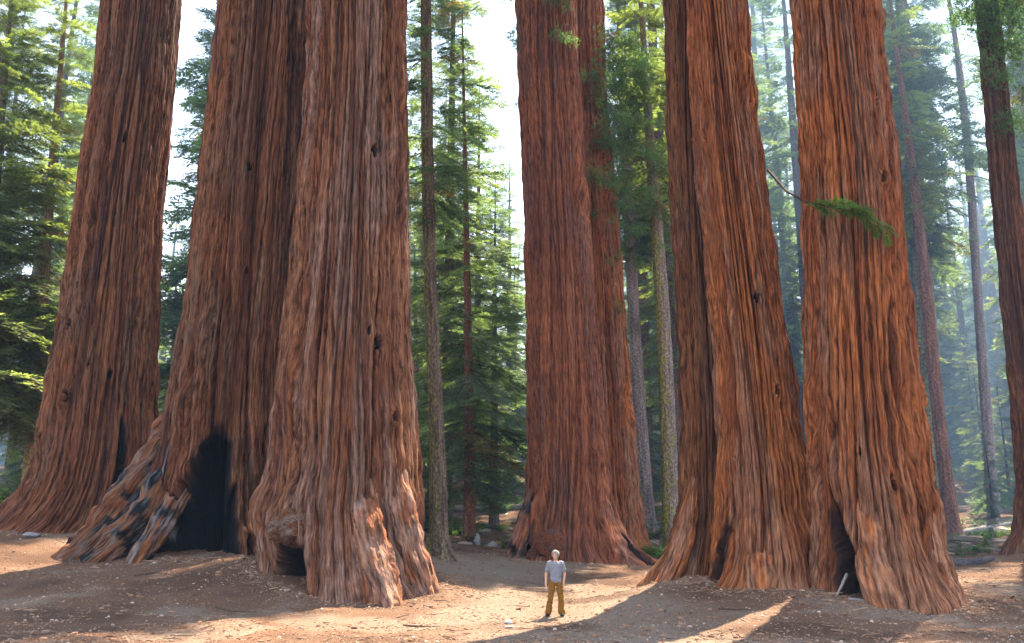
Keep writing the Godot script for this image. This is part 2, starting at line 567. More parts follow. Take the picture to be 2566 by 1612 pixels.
func build_sequoias() -> void:
	var red := [lin(0.45, 0.140, 0.042), lin(0.31, 0.090, 0.030), lin(0.34, 0.170, 0.100), lin(0.12, 0.036, 0.018)]
	var brown := [lin(0.28, 0.108, 0.046), lin(0.185, 0.066, 0.028), lin(0.225, 0.128, 0.078), lin(0.075, 0.030, 0.019)]
	var mauve := [lin(0.42, 0.138, 0.058), lin(0.29, 0.092, 0.042), lin(0.27, 0.140, 0.102), lin(0.15, 0.055, 0.040)]
	var pale := [lin(0.31, 0.130, 0.062), lin(0.24, 0.086, 0.038), lin(0.31, 0.190, 0.138), lin(0.13, 0.046, 0.026)]
	var list := [
		{"label": "leftmost giant sequoia, brown trunk with small dark knot holes", "seed": 1, "z": -38.0, "ref": 1.9, "pal": brown, "deep": 0.19,
			"rows": [[2.34,-17.42,2.75], [2.70,-17.21,2.62], [3.36,-17.00,2.50], [4.03,-16.86,2.40], [4.82,-16.79,2.30], [5.55,-16.77,2.24], [7.42,-16.80,2.14], [11.13,-16.80,1.92], [13.80,-16.82,1.81], [17.69,-16.80,1.72], [21.64,-16.70,1.66], [25.83,-16.77,1.66]],
			"lobes": [[172, 1.5, 16, 2.6, 2.0], [120, 0.5, 14, 2.2], [80, 0.5, 16, 2.0], [100, 0.4, 9, 1.6]], "knots": [[113, 10.3, 0.13], [103, 7.5, 0.16], [129, 5.9, 0.12], [60, 8.4, 0.10]],
			"caves": [{"wide": 0.28, "from": 1.6, "high": 4.6, "deg0": 42.0, "deg1": 46.0, "deep": 0.15}], "grey": -0.05},
		{"label": "giant sequoia with tall black fire cavity and long root sprawling left", "seed": 2, "z": -33.5, "ref": 2.0, "pal": brown, "deep": 0.16, "twist": -0.004,
			"rows": [[1.45,-10.03,2.55], [3.02,-10.10,2.50], [4.51,-10.12,2.42], [5.26,-10.08,2.35], [6.80,-10.05,2.26], [8.37,-10.00,2.16], [10.07,-9.94,2.06], [12.49,-9.91,1.99], [15.86,-9.86,1.94], [19.38,-9.80,1.87], [23.03,-9.76,1.84]],
			"lobes": [[166, 1.2, 16, 4.2, 1.2], [146, 0.8, 12, 3.4, 1.4], [62, 0.4, 9, 2.6], [30, 0.6, 14, 2.4]],
			"caves": [{"wide": 1.5, "high": 4.6, "deg0": 94.0, "deg1": 82.0, "deep": 1.25, "power": 0.75}, {"wide": 1.1, "high": 2.2, "deg0": 124.0, "deg1": 108.0, "deep": 0.9, "power": 0.6}],
			"creases": [{"line": [[5.5, 72.0], [12.0, 70.0], [24.0, 66.0], [40.0, 60.0]], "wide": 0.35, "deep": 0.35}],
			"singe": 1.0, "singe_deg": 108.0, "grey": 0.02,
			"knots": [[72, 11.4, 0.10], [78, 15.2, 0.09]]},
		{"label": "giant sequoia with bulging burl over a black hollow at its foot, left of the path", "seed": 3, "z": -30.0, "ref": 1.9, "pal": pale, "deep": 0.18, "twist": 0.006,
			"rows": [[0.42,-5.05,2.30], [1.69,-5.23,2.32], [2.99,-5.36,2.38], [3.51,-5.34,2.38], [4.31,-5.31,2.30], [5.66,-5.36,2.23], [7.04,-5.40,2.16], [8.45,-5.41,2.05], [11.35,-5.41,1.90], [14.38,-5.43,1.81], [17.55,-5.44,1.72], [20.86,-5.53,1.70]],
			"lobes": [[72, 1.0, 17, 3.6, 1.6], [40, 0.75, 9, 2.6, 1.6], [95, 0.45, 7, 2.0], [15, 0.5, 10, 2.5], [170, 0.35, 12, 2.0]],
			"bumps": [[128, 2.3, 0.6, 0.5, 0.25], [160, 2.6, 0.5, 0.8, 0.25], [62, 0.75, 0.3, 0.3, 0.25]],
			"caves": [{"wide": 0.95, "high": 1.85, "deg0": 130.0, "deg1": 116.0, "deep": 0.95, "power": 0.5, "lip": 0.03}], "grey": 0.05, "grey_foot": 0.3,
			"knots": [[58, 14.5, 0.15], [53, 8.0, 0.16], [39, 5.7, 0.14]]},
		{"label": "giant sequoia behind the standing person, with round burl and burnt slit at its foot", "seed": 4, "z": -42.0, "ref": 1.6, "pal": mauve, "deep": 0.15, "step": 0.11, "cols": 320,
			"rows": [[0.95,2.42,2.35], [1.66,2.41,2.22], [2.75,2.45,2.05], [4.22,2.52,1.86], [7.05,2.44,1.72], [10.95,2.31,1.61], [15.02,2.17,1.53], [19.26,2.01,1.48], [23.69,1.82,1.47], [28.32,1.67,1.45]],
			"lobes": [[168, 0.7, 14, 2.8, 1.4], [45, 1.0, 13, 3.2, 1.6], [18, 1.3, 12, 2.6, 1.5], [75, 0.3, 9, 1.8]], "bumps": [[124, 1.2, 0.25, 0.3, 0.25]],
			"caves": [{"wide": 0.42, "high": 3.2, "deg0": 142.0, "deg1": 150.0, "deep": 0.6}, {"wide": 0.22, "high": 1.6, "deg0": 27.0, "deg1": 33.0, "deep": 0.35}], "grey": -0.04, "grey_foot": 0.15},
		{"label": "red giant sequoia half hidden behind the trunk with the round burl", "seed": 5, "z": -47.0, "ref": 1.7, "pal": red, "deep": 0.15, "step": 0.14, "cols": 280,
			"rows": [[1.10,4.50,2.10], [2.41,4.47,2.00], [4.42,4.40,1.87], [7.51,4.32,1.81], [11.78,4.15,1.74], [16.24,3.96,1.71], [20.88,3.72,1.71], [25.73,3.46,1.69], [30.81,3.40,1.69]],
			"lobes": [[30, 0.5, 14, 2.4], [60, 0.4, 10, 2.0]], "grey": -0.05, "grey_foot": 0.12},
		{"label": "orange-red giant sequoia of two fused stems with narrow dark hollow between them", "seed": 6, "z": -27.6, "ref": 1.4, "pal": red, "deep": 0.14, "twist": -0.012,
			"rows": [[0.75,7.30,1.62], [1.49,7.34,1.54], [2.32,7.37,1.46], [3.17,7.37,1.36], [4.14,7.34,1.26], [5.39,7.29,1.17], [7.95,7.17,1.07], [10.62,7.01,1.03], [13.41,6.84,1.01], [16.32,6.76,0.97], [19.36,6.72,0.94]],
			"lobes": [[78, 0.65, 9, 2.5, 1.5], [92, 0.35, 7, 1.5], [45, 0.5, 10, 2.4, 1.5], [20, 0.6, 12, 2.6], [140, 0.3, 10, 1.6]],
			"caves": [{"wide": 0.30, "high": 2.0, "deg0": 158.0, "deg1": 152.0, "deep": 0.5, "power": 0.6, "burnt": 0.8}], "grey": 0.0, "grey_foot": 0.2, "knots": [[75, 6.2, 0.1], [88, 9.0, 0.09]],
			"stem": {"seed": 16, "z": -29.4, "ref": 1.0, "pal": brown, "deep": 0.13, "twist": 0.006, "cols": 300, "grey": 0.03, "grey_foot": 0.1,
				"rows": [[0.89,5.75,1.15], [1.45,5.83,1.06], [2.33,5.98,0.91], [3.22,6.06,0.82], [5.57,6.15,0.78], [8.28,6.15,0.78], [11.11,6.10,0.76], [14.06,6.06,0.74], [17.14,6.04,0.72], [20.36,6.09,0.72]],
				"lobes": [[165, 0.55, 15, 2.2, 1.6], [120, 0.4, 12, 2.0, 1.6], [90, 0.3, 10, 1.6]], "caves": [{"wide": 0.22, "high": 1.6, "deg0": 62.0, "deg1": 58.0, "deep": 0.4, "power": 0.6, "burnt": 0.8}]}},
		{"label": "rightmost of the foreground giant sequoias, orange-red with dark hollow at its left foot", "seed": 7, "z": -26.0, "ref": 1.5, "pal": red, "deep": 0.14, "twist": 0.008,
			"rows": [[0.30,9.90,1.78], [0.65,9.90,1.74], [1.76,9.90,1.68], [2.88,9.86,1.66], [4.03,9.81,1.62], [5.20,9.80,1.58], [7.62,9.84,1.48], [10.13,9.92,1.39], [12.76,9.99,1.34], [15.50,9.99,1.29], [18.37,10.00,1.26]],
			"lobes": [[86, 0.75, 11, 3.2, 1.5], [60, 0.45, 10, 2.2], [22, 0.25, 11, 2.6, 1.5], [40, 0.3, 7, 1.6], [140, 0.6, 8, 1.8, 1.5], [172, 0.45, 10, 2.2]],
			"caves": [{"wide": 0.52, "high": 2.9, "deg0": 120.0, "deg1": 148.0, "deep": 0.85, "power": 0.7, "burnt": 0.85}], "grey": 0.0, "grey_foot": 0.3,
			"knots": [[18, 6.1, 0.16], [70, 12.0, 0.1], [30, 17.2, 0.1]]},
		{"label": "giant sequoia cut by the right edge, dark trunk with spreading shaggy foot", "seed": 8, "z": -44.0, "ref": 1.1, "pal": brown, "deep": 0.10, "step": 0.14, "cols": 220,
			"rows": [[1.17,24.20,1.50], [1.64,24.2,1.34], [2.78,24.3,1.12], [4.32,24.45,0.98], [7.28,24.55,0.88], [12.41,24.55,0.74], [18.18,24.6,0.64], [29.56,24.85,0.50]],
			"lobes": [[165, 0.8, 16, 2.2, 1.5], [110, 0.4, 12, 1.6], [70, 0.5, 14, 1.8]]},
	]
	for p in list:
		var foot: float = p.rows[0][0]
		var base := Vector3(p.rows[0][1], foot, p.z)
		var o := thing("giant_sequoia", p.label, "tree", base)
		var trunk := part("trunk", sequoia_mesh(p), M.bark, o, -base)
		if p.has("stem"):
			part("trunk", sequoia_mesh(p.stem), M.bark, o, -base)
		p.node = o
		p.base = base
		# the crown, far above the frame
		var top: float = p.rows[p.rows.size() - 1][0]
		rng.seed = 900 + p.seed
		var where: Array[Transform3D] = []
		var tint := PackedColorArray()
		for i in 70:
			var h := top + 8.0 + 18.0 * rng.randf()
			var pr := profile(p.rows, h)
			var ang := rng.randf() * TAU
			var out := rng.randf_range(0.8, 4.5)
			where.append(Transform3D(Basis(Vector3.UP, rng.randf() * TAU).scaled(Vector3.ONE * rng.randf_range(1.6, 2.6)), Vector3(pr.x + cos(ang) * out, h, p.z + sin(ang) * out) - base))
			tint.append(leaf_tint(2))
		copies("crown", sprays.tuft[0], where, tint, o)
	# roots and burls, each a gnarled piece of its own
	var b: Dictionary = list[1]
	root(b, [[-11.2,6.6,-33.2,0.9], [-12.1,5.0,-32.9,0.85], [-12.8,3.7,-32.5,0.78], [-13.6,2.45,-32.1,0.66], [-14.4,1.5,-31.7,0.55], [-14.9,1.0,-31.5,0.42]], 11, 0.35)
	root(b, [[-11.3,5.2,-32.9,0.55], [-11.7,3.9,-32.0,0.58], [-12.0,2.8,-31.4,0.6], [-12.9,1.9,-31.2,0.5], [-13.6,1.2,-31.0,0.4]], 12, 0.55)
	root(b, [[-10.9,4.9,-33.4,0.12], [-11.0,3.9,-32.0,0.36], [-11.3,2.7,-31.1,0.40], [-11.75,1.75,-30.7,0.36], [-12.0,1.2,-30.5,0.30]], 13, 0.7)
	root(b, [[-13.0,3.4,-32.6,0.5], [-13.6,2.9,-32.4,0.42], [-14.0,2.2,-32.3,0.3]], 14, 0.3)
	var c: Dictionary = list[2]
	root(c, [[-4.7,5.0,-28.9,0.15], [-4.5,3.4,-28.3,0.5], [-4.1,2.0,-27.75,0.58], [-3.7,0.9,-27.35,0.6], [-3.45,0.0,-27.0,0.55]], 21, 0.0)
	root(c, [[-5.0,3.0,-28.5,0.15], [-4.95,1.9,-27.9,0.36], [-4.9,0.9,-27.6,0.38], [-4.85,0.1,-27.3,0.34]], 22, 0.0)
	root(c, [[-3.8,5.4,-29.3,0.12], [-3.45,3.5,-28.8,0.4], [-3.0,1.9,-28.4,0.44], [-2.6,0.8,-28.25,0.44], [-2.35,0.1,-28.1,0.40]], 23, 0.0)
	root(c, [[-7.0,4.4,-29.4,0.12], [-7.2,2.7,-29.0,0.42], [-7.2,1.7,-28.8,0.34], [-7.2,0.9,-28.7,0.2]], 24, 0.15)
	burl(c, Vector3(-6.4, 2.45, -28.05), Vector3(0.70, 0.58, 0.50), 3)
	burl(c, Vector3(-5.55, 1.65, -27.95), Vector3(0.34, 0.5, 0.34), 4)
	burl(c, Vector3(-5.4, 0.85, -27.8), Vector3(0.32, 0.36, 0.3), 5)
	var e: Dictionary = list[3]
	root(e, [[3.4,6.0,-41.6,0.1], [3.75,4.0,-41.0,0.34], [4.1,2.4,-40.5,0.4], [4.55,1.3,-40.2,0.38], [4.9,0.6,-40.0,0.3]], 31, 0.0)
	root(e, [[1.0,4.4,-41.6,0.1], [0.6,3.0,-41.1,0.36], [0.2,1.7,-40.8,0.42], [-0.1,0.7,-40.5,0.36]], 32, 0.45)
	burl(e, Vector3(1.6, 1.85, -40.0), Vector3(0.62, 0.60, 0.42), 6)
	burl(e, Vector3(0.85, 1.35, -40.2), Vector3(0.25, 0.3, 0.25), 7)
	var f: Dictionary = list[5]
	root(f, [[6.9,4.2,-27.3,0.1], [6.88,2.8,-26.8,0.34], [6.8,1.6,-26.4,0.42], [6.7,0.8,-26.0,0.46], [6.62,0.1,-25.7,0.42]], 41, 0.0)
	root(f, [[5.6,4.0,-28.9,0.1], [5.2,2.4,-28.5,0.30], [4.85,1.5,-28.3,0.34], [4.4,0.7,-28.1,0.30]], 43, 0.0)
	root(f, [[8.0,4.0,-27.5,0.1], [8.2,2.3,-27.0,0.34], [8.2,1.2,-26.6,0.38], [8.05,0.3,-26.2,0.34]], 44, 0.0)
	root(f, [[7.5,2.6,-27.0,0.1], [7.55,1.5,-26.5,0.3], [7.6,0.3,-26.1,0.32]], 45, 0.0)
	var j: Dictionary = list[6]
	root(j, [[9.25,4.6,-25.4,0.1], [9.2,3.1,-24.9,0.34], [9.15,1.8,-24.5,0.42], [9.2,0.9,-24.1,0.46], [9.3,0.1,-23.8,0.44]], 51, 0.0)
	root(j, [[10.6,4.4,-25.5,0.1], [10.75,2.7,-25.1,0.34], [10.8,1.4,-24.8,0.4], [10.95,0.2,-24.5,0.4]], 52, 0.0)
	root(j, [[10.0,2.6,-25.0,0.1], [10.05,1.3,-24.4,0.34], [10.15,0.1,-24.0,0.38]], 54, 0.0)
	# shoots that grow straight from the bark
	shoots(list[4], [[5.0, 25.4, -45.3, 1.5, 5], [5.6, 23.3, -45.0, 1.5, 5], [5.9, 21.2, -45.2, 1.3, 4], [4.9, 19.9, -44.6, 1.1, 3], [4.4, 19.3, -44.4, 1.2, 4], [5.2, 17.4, -45.2, 1.0, 3], [5.9, 15.8, -45.6, 0.9, 2], [5.4, 13.6, -45.4, 0.7, 2], [5.6, 27.5, -45.4, 1.5, 6], [4.7, 21.8, -45.0, 1.2, 4], [5.8, 24.4, -45.0, 1.6, 6], [6.4, 22.3, -45.2, 1.6, 6], [6.3, 19.2, -45.4, 1.2, 5], [4.4, 24.5, -44.9, 1.1, 4], [6.2, 26.4, -45.2, 1.6, 5], [6.2, 16.8, -45.4, 1.0, 3]])
	shoots(list[7], [[24.0, 27.5, -42.6, 1.8, 6], [25.3, 28.6, -42.4, 2.0, 8], [25.4, 26.0, -42.5, 1.8, 7], [24.3, 24.6, -42.5, 1.4, 4], [25.6, 23.4, -42.4, 1.8, 7], [24.9, 21.8, -42.3, 1.4, 4], [26.0, 29.5, -42.6, 2.0, 6], [23.4, 28.8, -43.0, 1.4, 3]])
	shoots(list[3], [[2.0, 26.4, -40.2, 0.9, 3], [2.3, 25.2, -40.3, 0.8, 2], [2.7, 27.4, -40.4, 0.9, 2], [0.1, 26.0, -41.9, 0.9, 2], [0.0, 22.8, -42.2, 0.7, 1], [0.1, 29.0, -41.8, 1.2, 3]])
	# the long bough that reaches across in front of the rightmost trunk
	var fused: Dictionary = list[5]
	bough(fused, [Vector3(8.05, 13.41, -27.60), Vector3(8.15, 12.17, -26.20), Vector3(8.30, 11.39, -25.00), Vector3(8.87, 10.99, -24.30), Vector3(9.71, 10.54, -24.00)], 0.045, 0.5, 0.85)



func root(p: Dictionary, points: Array, sd: int, singed: float) -> void:
	# a root as a gnarled tapering limb: long grooves, knobs, scorched and ash-grey patches where fire has been
	var line: Array[Vector3] = []
	var radii := PackedFloat32Array()
	for i in points.size() - 1:
		var n := 16
		for k in n + (1 if i == points.size() - 2 else 0):
			var t := float(k) / n
			var q: Array = []
			for m in 4:
				q.append(points[clampi(i - 1 + m, 0, points.size() - 1)])
			var v := Vector4()
			for m in 4:
				v[m] = cubic_interpolate(q[1][m], q[2][m], q[0][m], q[3][m], t)
			line.append(Vector3(v.x, v.y, v.z))
			radii.append(v.w)
	var sides := 48
	var pos := PackedVector3Array()
	var col := PackedColorArray()
	var uv := PackedVector2Array()
	var pal: Array = p.pal
	var off := sd * 11.0
	var run := 0.0
	for i in line.size():
		var d := (line[mini(i + 1, line.size() - 1)] - line[maxi(i - 1, 0)]).normalized()
		var side := d.cross(Vector3(0.0, 0.0, 1.0)).normalized()
		var up := side.cross(d)
		if i > 0:
			run += line[i].distance_to(line[i - 1])
		for s in sides + 1:
			var a := TAU * (s % sides) / sides
			var dir := side * cos(a) + up * sin(a)
			var at := line[i] + dir * radii[i]
			var ca := cos(a) * 0.55
			var sa := sin(a) * 0.55
			var g1: float = 1.0 - smoothstep(0.02, 0.2, absf(nz.furrow.get_noise_3d(ca * 2.2 + off, run * 0.14, sa * 2.2)))
			var g2: float = 1.0 - smoothstep(0.02, 0.25, absf(nz.fine.get_noise_3d(ca * 5.0 + off, run * 0.25, sa * 5.0)))
			var l: float = nz.lump.get_noise_3d(at.x * 0.9 + off, at.y * 0.9, at.z * 0.9)
			var l2: float = nz.lump.get_noise_3d(at.x * 1.6, at.y * 1.6, at.z * 1.6 + off)
			pos.append(line[i] + dir * (radii[i] * (1.0 + 0.30 * l + 0.07 * l2 - 0.20 * g1 - 0.10 * g2)) - p.base)
			var s1: float = nz.tone.get_noise_3d(ca * 2.4 + off, run * 0.3, sa * 2.4)
			var s2: float = nz.tone.get_noise_3d(ca * 6.0 + off, run * 0.25, sa * 6.0)
			var s3: float = nz.tone.get_noise_3d(at.x * 0.8, at.y * 0.8, at.z * 0.8 + off)
			var cc: Color = pal[0].lerp(pal[1], smoothstep(-0.3, 0.3, s1)).lerp(pal[2], 0.75 * smoothstep(-0.25, 0.3, s2 * 0.7 + s3 * 0.6 + (0.05 if singed > 0.0 else 0.12)))
			if singed > 0.0:
				cc = cc.lerp(lin(0.013, 0.012, 0.013), smoothstep(0.0, 0.16, s3 + 0.5 * s1 + 0.35 * s2 + singed * 0.9 - 0.55))
				cc = cc.lerp(lin(0.21, 0.185, 0.17), singed * smoothstep(0.10, 0.3, s2 + 0.5 * l2))
			col.append(cc)
			uv.append(Vector2(round(3.0 * radii[0] + 1.0) * s / sides, run / 13.0))
	part("root", grid_mesh(pos, col, uv, line.size(), sides + 1, true), M.bark, p.node)


func burl(p: Dictionary, at: Vector3, size: Vector3, sd: int) -> void:
	# a swollen, wrinkled knob of bark
	var rows := 44
	var cols := 65
	var pos := PackedVector3Array()
	var col := PackedColorArray()
	var uv := PackedVector2Array()
	var pal: Array = p.pal
	for r in rows:
		var v := PI * r / (rows - 1) - PI / 2
		for c in cols:
			var u := TAU * (c % (cols - 1)) / (cols - 1)
			var d := Vector3(cos(v) * cos(u), sin(v), cos(v) * sin(u))
			var q := d * 1.2 + Vector3(sd * 5.0, 0, 0)
			var bend: float = nz.warp.get_noise_3d(q.x, q.y, q.z)
			var g: float = 1.0 - smoothstep(0.02, 0.24, absf(nz.fine.get_noise_3d(q.x * 2.2 + bend, q.y * 2.2, q.z * 2.2 + bend)))
			var l: float = nz.lump.get_noise_3d(q.x, q.y, q.z)
			pos.append(at + d * size * (1.0 + 0.28 * l - 0.12 * g) - p.base)
			var s1: float = nz.tone.get_noise_3d(q.x * 2.0, q.y * 2.0, q.z * 2.0)
			col.append(pal[0].lerp(pal[1], smoothstep(-0.3, 0.3, s1)).lerp(pal[2], smoothstep(-0.1, 0.35, bend + s1 * 0.5)))
			uv.append(Vector2(u / TAU * 2.0, v))
	part("burl", grid_mesh(pos, col, uv, rows, cols, true), M.bark, p.node)


func shoots(p: Dictionary, spots: Array) -> void:
	rng.seed = 70 + p.seed
	var where: Array[Transform3D] = []
	var tint := PackedColorArray()
	for s in spots:
		for i in int(s[4] * 1.6):
			var at: Vector3 = Vector3(s[0], s[1], s[2]) + Vector3(rng.randfn(), rng.randfn() * 0.8, rng.randfn()) * s[3] * 0.5
			where.append(Transform3D(Basis.from_euler(Vector3(rng.randf_range(-0.5, 0.5), rng.randf() * TAU, rng.randf_range(-0.5, 0.3))).scaled(Vector3.ONE * s[3] * rng.randf_range(0.45, 0.8)), at - p.base))
			tint.append(leaf_tint(2))
	copies("foliage", sprays.tuft[1], where, tint, p.node)


func bough(p: Dictionary, line: Array, thick: float, from: float, size: float) -> void:
	rng.seed = int(line[0].y * 100.0)
	part("branch", tube(line, thick, thick * 0.3, lin(0.10, 0.06, 0.04)), M.wood, p.node, -p.base)
	var where: Array[Transform3D] = []
	var tint := PackedColorArray()
	for i in 20:
		var t := lerpf(from, 1.0, (i + rng.randf() * 0.6) / 20.0) * (line.size() - 1)
		var k := mini(int(t), line.size() - 2)
		var at: Vector3 = line[k].lerp(line[k + 1], t - k)
		var dir: Vector3 = (line[k + 1] - line[k]).normalized()
		var yaw := atan2(-dir.z, dir.x) + rng.randf_range(-0.7, 0.7)
		where.append(Transform3D(Basis.from_euler(Vector3(rng.randf_range(-0.5, 0.5), yaw, rng.randf_range(-0.7, 0.1))).scaled(Vector3.ONE * size * rng.randf_range(0.6, 1.1)), at - p.base))
		tint.append(Color(0.8, 1.25, 0.6) * rng.randf_range(0.7, 1.3))
	copies("foliage", sprays.fir[1], where, tint, p.node)


func copies(called: String, mesh: Mesh, where: Array[Transform3D], tint: PackedColorArray, parent: Node, mat: Material = null) -> MultiMeshInstance3D:
	var mm := MultiMesh.new()
	mm.transform_format = MultiMesh.TRANSFORM_3D
	mm.use_colors = true
	mm.mesh = mesh
	mm.instance_count = where.size()
	for i in where.size():
		mm.set_instance_transform(i, where[i])
		mm.set_instance_color(i, tint[i])
	var o := MultiMeshInstance3D.new()
	o.name = called
	o.multimesh = mm
	o.material_override = mat if mat else M.leaf
	o.set_meta("kind", "stuff")
	parent.add_child(o, true)
	return o


func tube(line: Array, r0: float, r1: float, colour: Color, sides := 7) -> ArrayMesh:
	var pos := PackedVector3Array()
	var col := PackedColorArray()
	var uv := PackedVector2Array()
	var n := line.size()
	var run := 0.0
	for i in n:
		var d: Vector3 = (line[mini(i + 1, n - 1)] - line[maxi(i - 1, 0)]).normalized()
		var side := d.cross(Vector3(0.13, 0.2, 0.97)).normalized()
		var up := side.cross(d)
		var r := lerpf(r0, r1, float(i) / (n - 1))
		if i > 0:
			run += line[i].distance_to(line[i - 1])
		for s in sides + 1:
			var a := TAU * s / sides
			pos.append(line[i] + (side * cos(a) + up * sin(a)) * r)
			col.append(colour)
			uv.append(Vector2(float(s) / sides, run * 0.3))
	return grid_mesh(pos, col, uv, n, sides + 1, true)


# ---------------------------------------------------------------- foliage sprays

func leaf_tint(kind: int) -> Color:
	var b := rng.randf_range(0.6, 1.45)
	if rng.randf() < 0.025:
		return Color(2.3 * b, 1.2 * b, 0.8 * b)
	if kind == 0:      # yellow-green fir
		return Color(1.4 * b, 1.38 * b, 1.05 * b)
	if kind == 1:      # blue-green fir
		return Color(1.0 * b, 1.15 * b, 1.25 * b)
	return Color(1.1 * b, 1.25 * b, 1.15 * b)


func needle(pos: PackedVector3Array, col: PackedColorArray, at: Vector3, dir: Vector3, side: Vector3, long: float, wide: float, c: Color) -> void:
	pos.append(at - side * wide * 0.25)
	pos.append(at + dir * long * 0.55 + side * wide * 0.5)
	pos.append(at + dir * long)
	pos.append(at - side * wide * 0.25)
	pos.append(at + dir * long)
	pos.append(at + dir * long * 0.5 - side * wide * 0.5)
	for i in 6:
		col.append(c)


func stick(pos: PackedVector3Array, col: PackedColorArray, a: Vector3, b: Vector3, r: float, c: Color) -> void:
	var d := (b - a).normalized()
	var s := d.cross(Vector3(0.1, 0.97, 0.2)).normalized() * r
	var u := d.cross(s).normalized() * r
	var ring := [s, -s * 0.5 + u * 0.87, -s * 0.5 - u * 0.87]
	for i in 3:
		pos.append(a + ring[i])
		pos.append(b)
		pos.append(a + ring[(i + 1) % 3])
		for j in 3:
			col.append(c)


func fir_spray(sd: int, droop: float, bare: float) -> ArrayMesh:
	# one whole fir bough, a metre long, growing along +x: side twigs in a flat fan, each set with needles
	var r := RandomNumberGenerator.new()
	r.seed = sd
	var pos := PackedVector3Array()
	var col := PackedColorArray()
	var wood := lin(0.09, 0.06, 0.045)
	var last := Vector3.ZERO
	var n := 17
	for i in range(1, n + 1):
		var s := float(i) / n
		var p := Vector3(s, -droop * s * s + 0.05 * sin(s * 5.0 + sd), 0.04 * sin(s * 4.0 + sd * 2.0))
		stick(pos, col, last, p, 0.012 * (1.1 - s) + 0.003, wood)
		if s > bare:
			for side in [-1.0, 1.0]:
				if r.randf() < 0.08:
					continue
				var spread := deg_to_rad(r.randf_range(42.0, 66.0))
				var dir := Vector3(cos(spread), r.randf_range(-0.30, 0.12), side * sin(spread)).normalized()
				var long := (0.40 * pow(1.0 - s, 0.75) + 0.09) * r.randf_range(0.7, 1.2)
				var m := int(long / 0.042) + 2
				var tip := p + dir * long + Vector3(0, -0.12 * long, 0)
				stick(pos, col, p, tip, 0.004, wood)
				for j in m:
					var t := (j + 0.6) / m
					var at := p.lerp(tip, t)
					for q in [-1.0, 1.0]:
						var nd: Vector3 = (dir + Vector3(q * dir.z * -0.8, r.randf_range(-0.35, 0.25), q * dir.x * 0.8)).normalized()
						var flat := nd.cross(Vector3(r.randf_range(-0.5, 0.5), 1.0, r.randf_range(-0.5, 0.5))).normalized()
						var b := r.randf_range(0.7, 1.3)
						needle(pos, col, at, nd, flat, r.randf_range(0.055, 0.085), r.randf_range(0.020, 0.034), Color(0.130 * b, 0.150 * b, 0.085 * b))
		last = p
	return flat_mesh(pos, col)


func tuft_spray(sd: int, loose: float) -> ArrayMesh:
	# a rounded clump of cord-like sequoia twigs, about a metre across
	var r := RandomNumberGenerator.new()
	r.seed = sd
	var pos := PackedVector3Array()
	var col := PackedColorArray()
	for i in 46:
		var d := Vector3(r.randfn(), r.randfn() * 0.75 + 0.1, r.randfn()).normalized()
		var root := Vector3(r.randfn(), r.randfn(), r.randfn()) * 0.16 * loose
		var tip := root + d * r.randf_range(0.25, 0.52)
		stick(pos, col, root, tip, 0.006, lin(0.08, 0.06, 0.04))
		for j in 7:
			var at := root.lerp(tip, (j + 1.5) / 8.0)
			var nd := (d * 0.8 + Vector3(r.randfn(), r.randfn(), r.randfn()) * 0.45).normalized()
			var flat := nd.cross(Vector3(r.randfn(), r.randfn(), r.randfn())).normalized()
			var b := r.randf_range(0.7, 1.3)
			needle(pos, col, at, nd, flat, r.randf_range(0.09, 0.16), r.randf_range(0.035, 0.06), Color(0.090 * b, 0.130 * b, 0.060 * b))
	return flat_mesh(pos, col)


func bare_spray(sd: int) -> ArrayMesh:
	# a dead bough: twigs only
	var r := RandomNumberGenerator.new()
	r.seed = sd
	var pos := PackedVector3Array()
	var col := PackedColorArray()
	var wood := lin(0.10, 0.08, 0.065)
	var last := Vector3.ZERO
	for i in range(1, 9):
		var s := i / 8.0
		var p := Vector3(s, -0.28 * s * s, 0.06 * sin(s * 5.0 + sd))
		stick(pos, col, last, p, 0.012 * (1.1 - s) + 0.002, wood)
		for side in [-1.0, 1.0]:
			if r.randf() < 0.7:
				stick(pos, col, p, p + Vector3(0.16, r.randf_range(-0.12, 0.05), side * r.randf_range(0.08, 0.22)), 0.004, wood)
		last = p
	return flat_mesh(pos, col)


func leafy_spray(sd: int) -> ArrayMesh:
	# a leafy shrub shoot, about 0.6 m tall, with broad leaves
	var r := RandomNumberGenerator.new()
	r.seed = sd
	var pos := PackedVector3Array()
	var col := PackedColorArray()
	for i in 9:
		var lean := Vector3(r.randfn() * 0.4, 1.0, r.randfn() * 0.4).normalized()
		var tip := lean * r.randf_range(0.35, 0.65)
		stick(pos, col, Vector3.ZERO, tip, 0.006, lin(0.09, 0.07, 0.04))
		for j in 8:
			var at := tip * ((j + 1.5) / 9.0)
			var nd := Vector3(r.randfn(), r.randf_range(-0.2, 0.8), r.randfn()).normalized()
			var flat := nd.cross(Vector3(r.randfn() * 0.4, 1.0, r.randfn() * 0.4)).normalized()
			var b := r.randf_range(0.7, 1.3)
			needle(pos, col, at, nd, flat, r.randf_range(0.08, 0.15), r.randf_range(0.04, 0.08), Color(0.095 * b, 0.150 * b, 0.045 * b))
	return flat_mesh(pos, col)


func make_sprays() -> void:
	sprays.fir = [fir_spray(4, 0.22, 0.08), fir_spray(9, 0.34, 0.22), fir_spray(13, 0.12, 0.15)]
	sprays.tuft = [tuft_spray(5, 1.0), tuft_spray(8, 1.5)]
	sprays.bare = [bare_spray(3)]
	sprays.leafy = [leafy_spray(6)]


# ---------------------------------------------------------------- slender trees

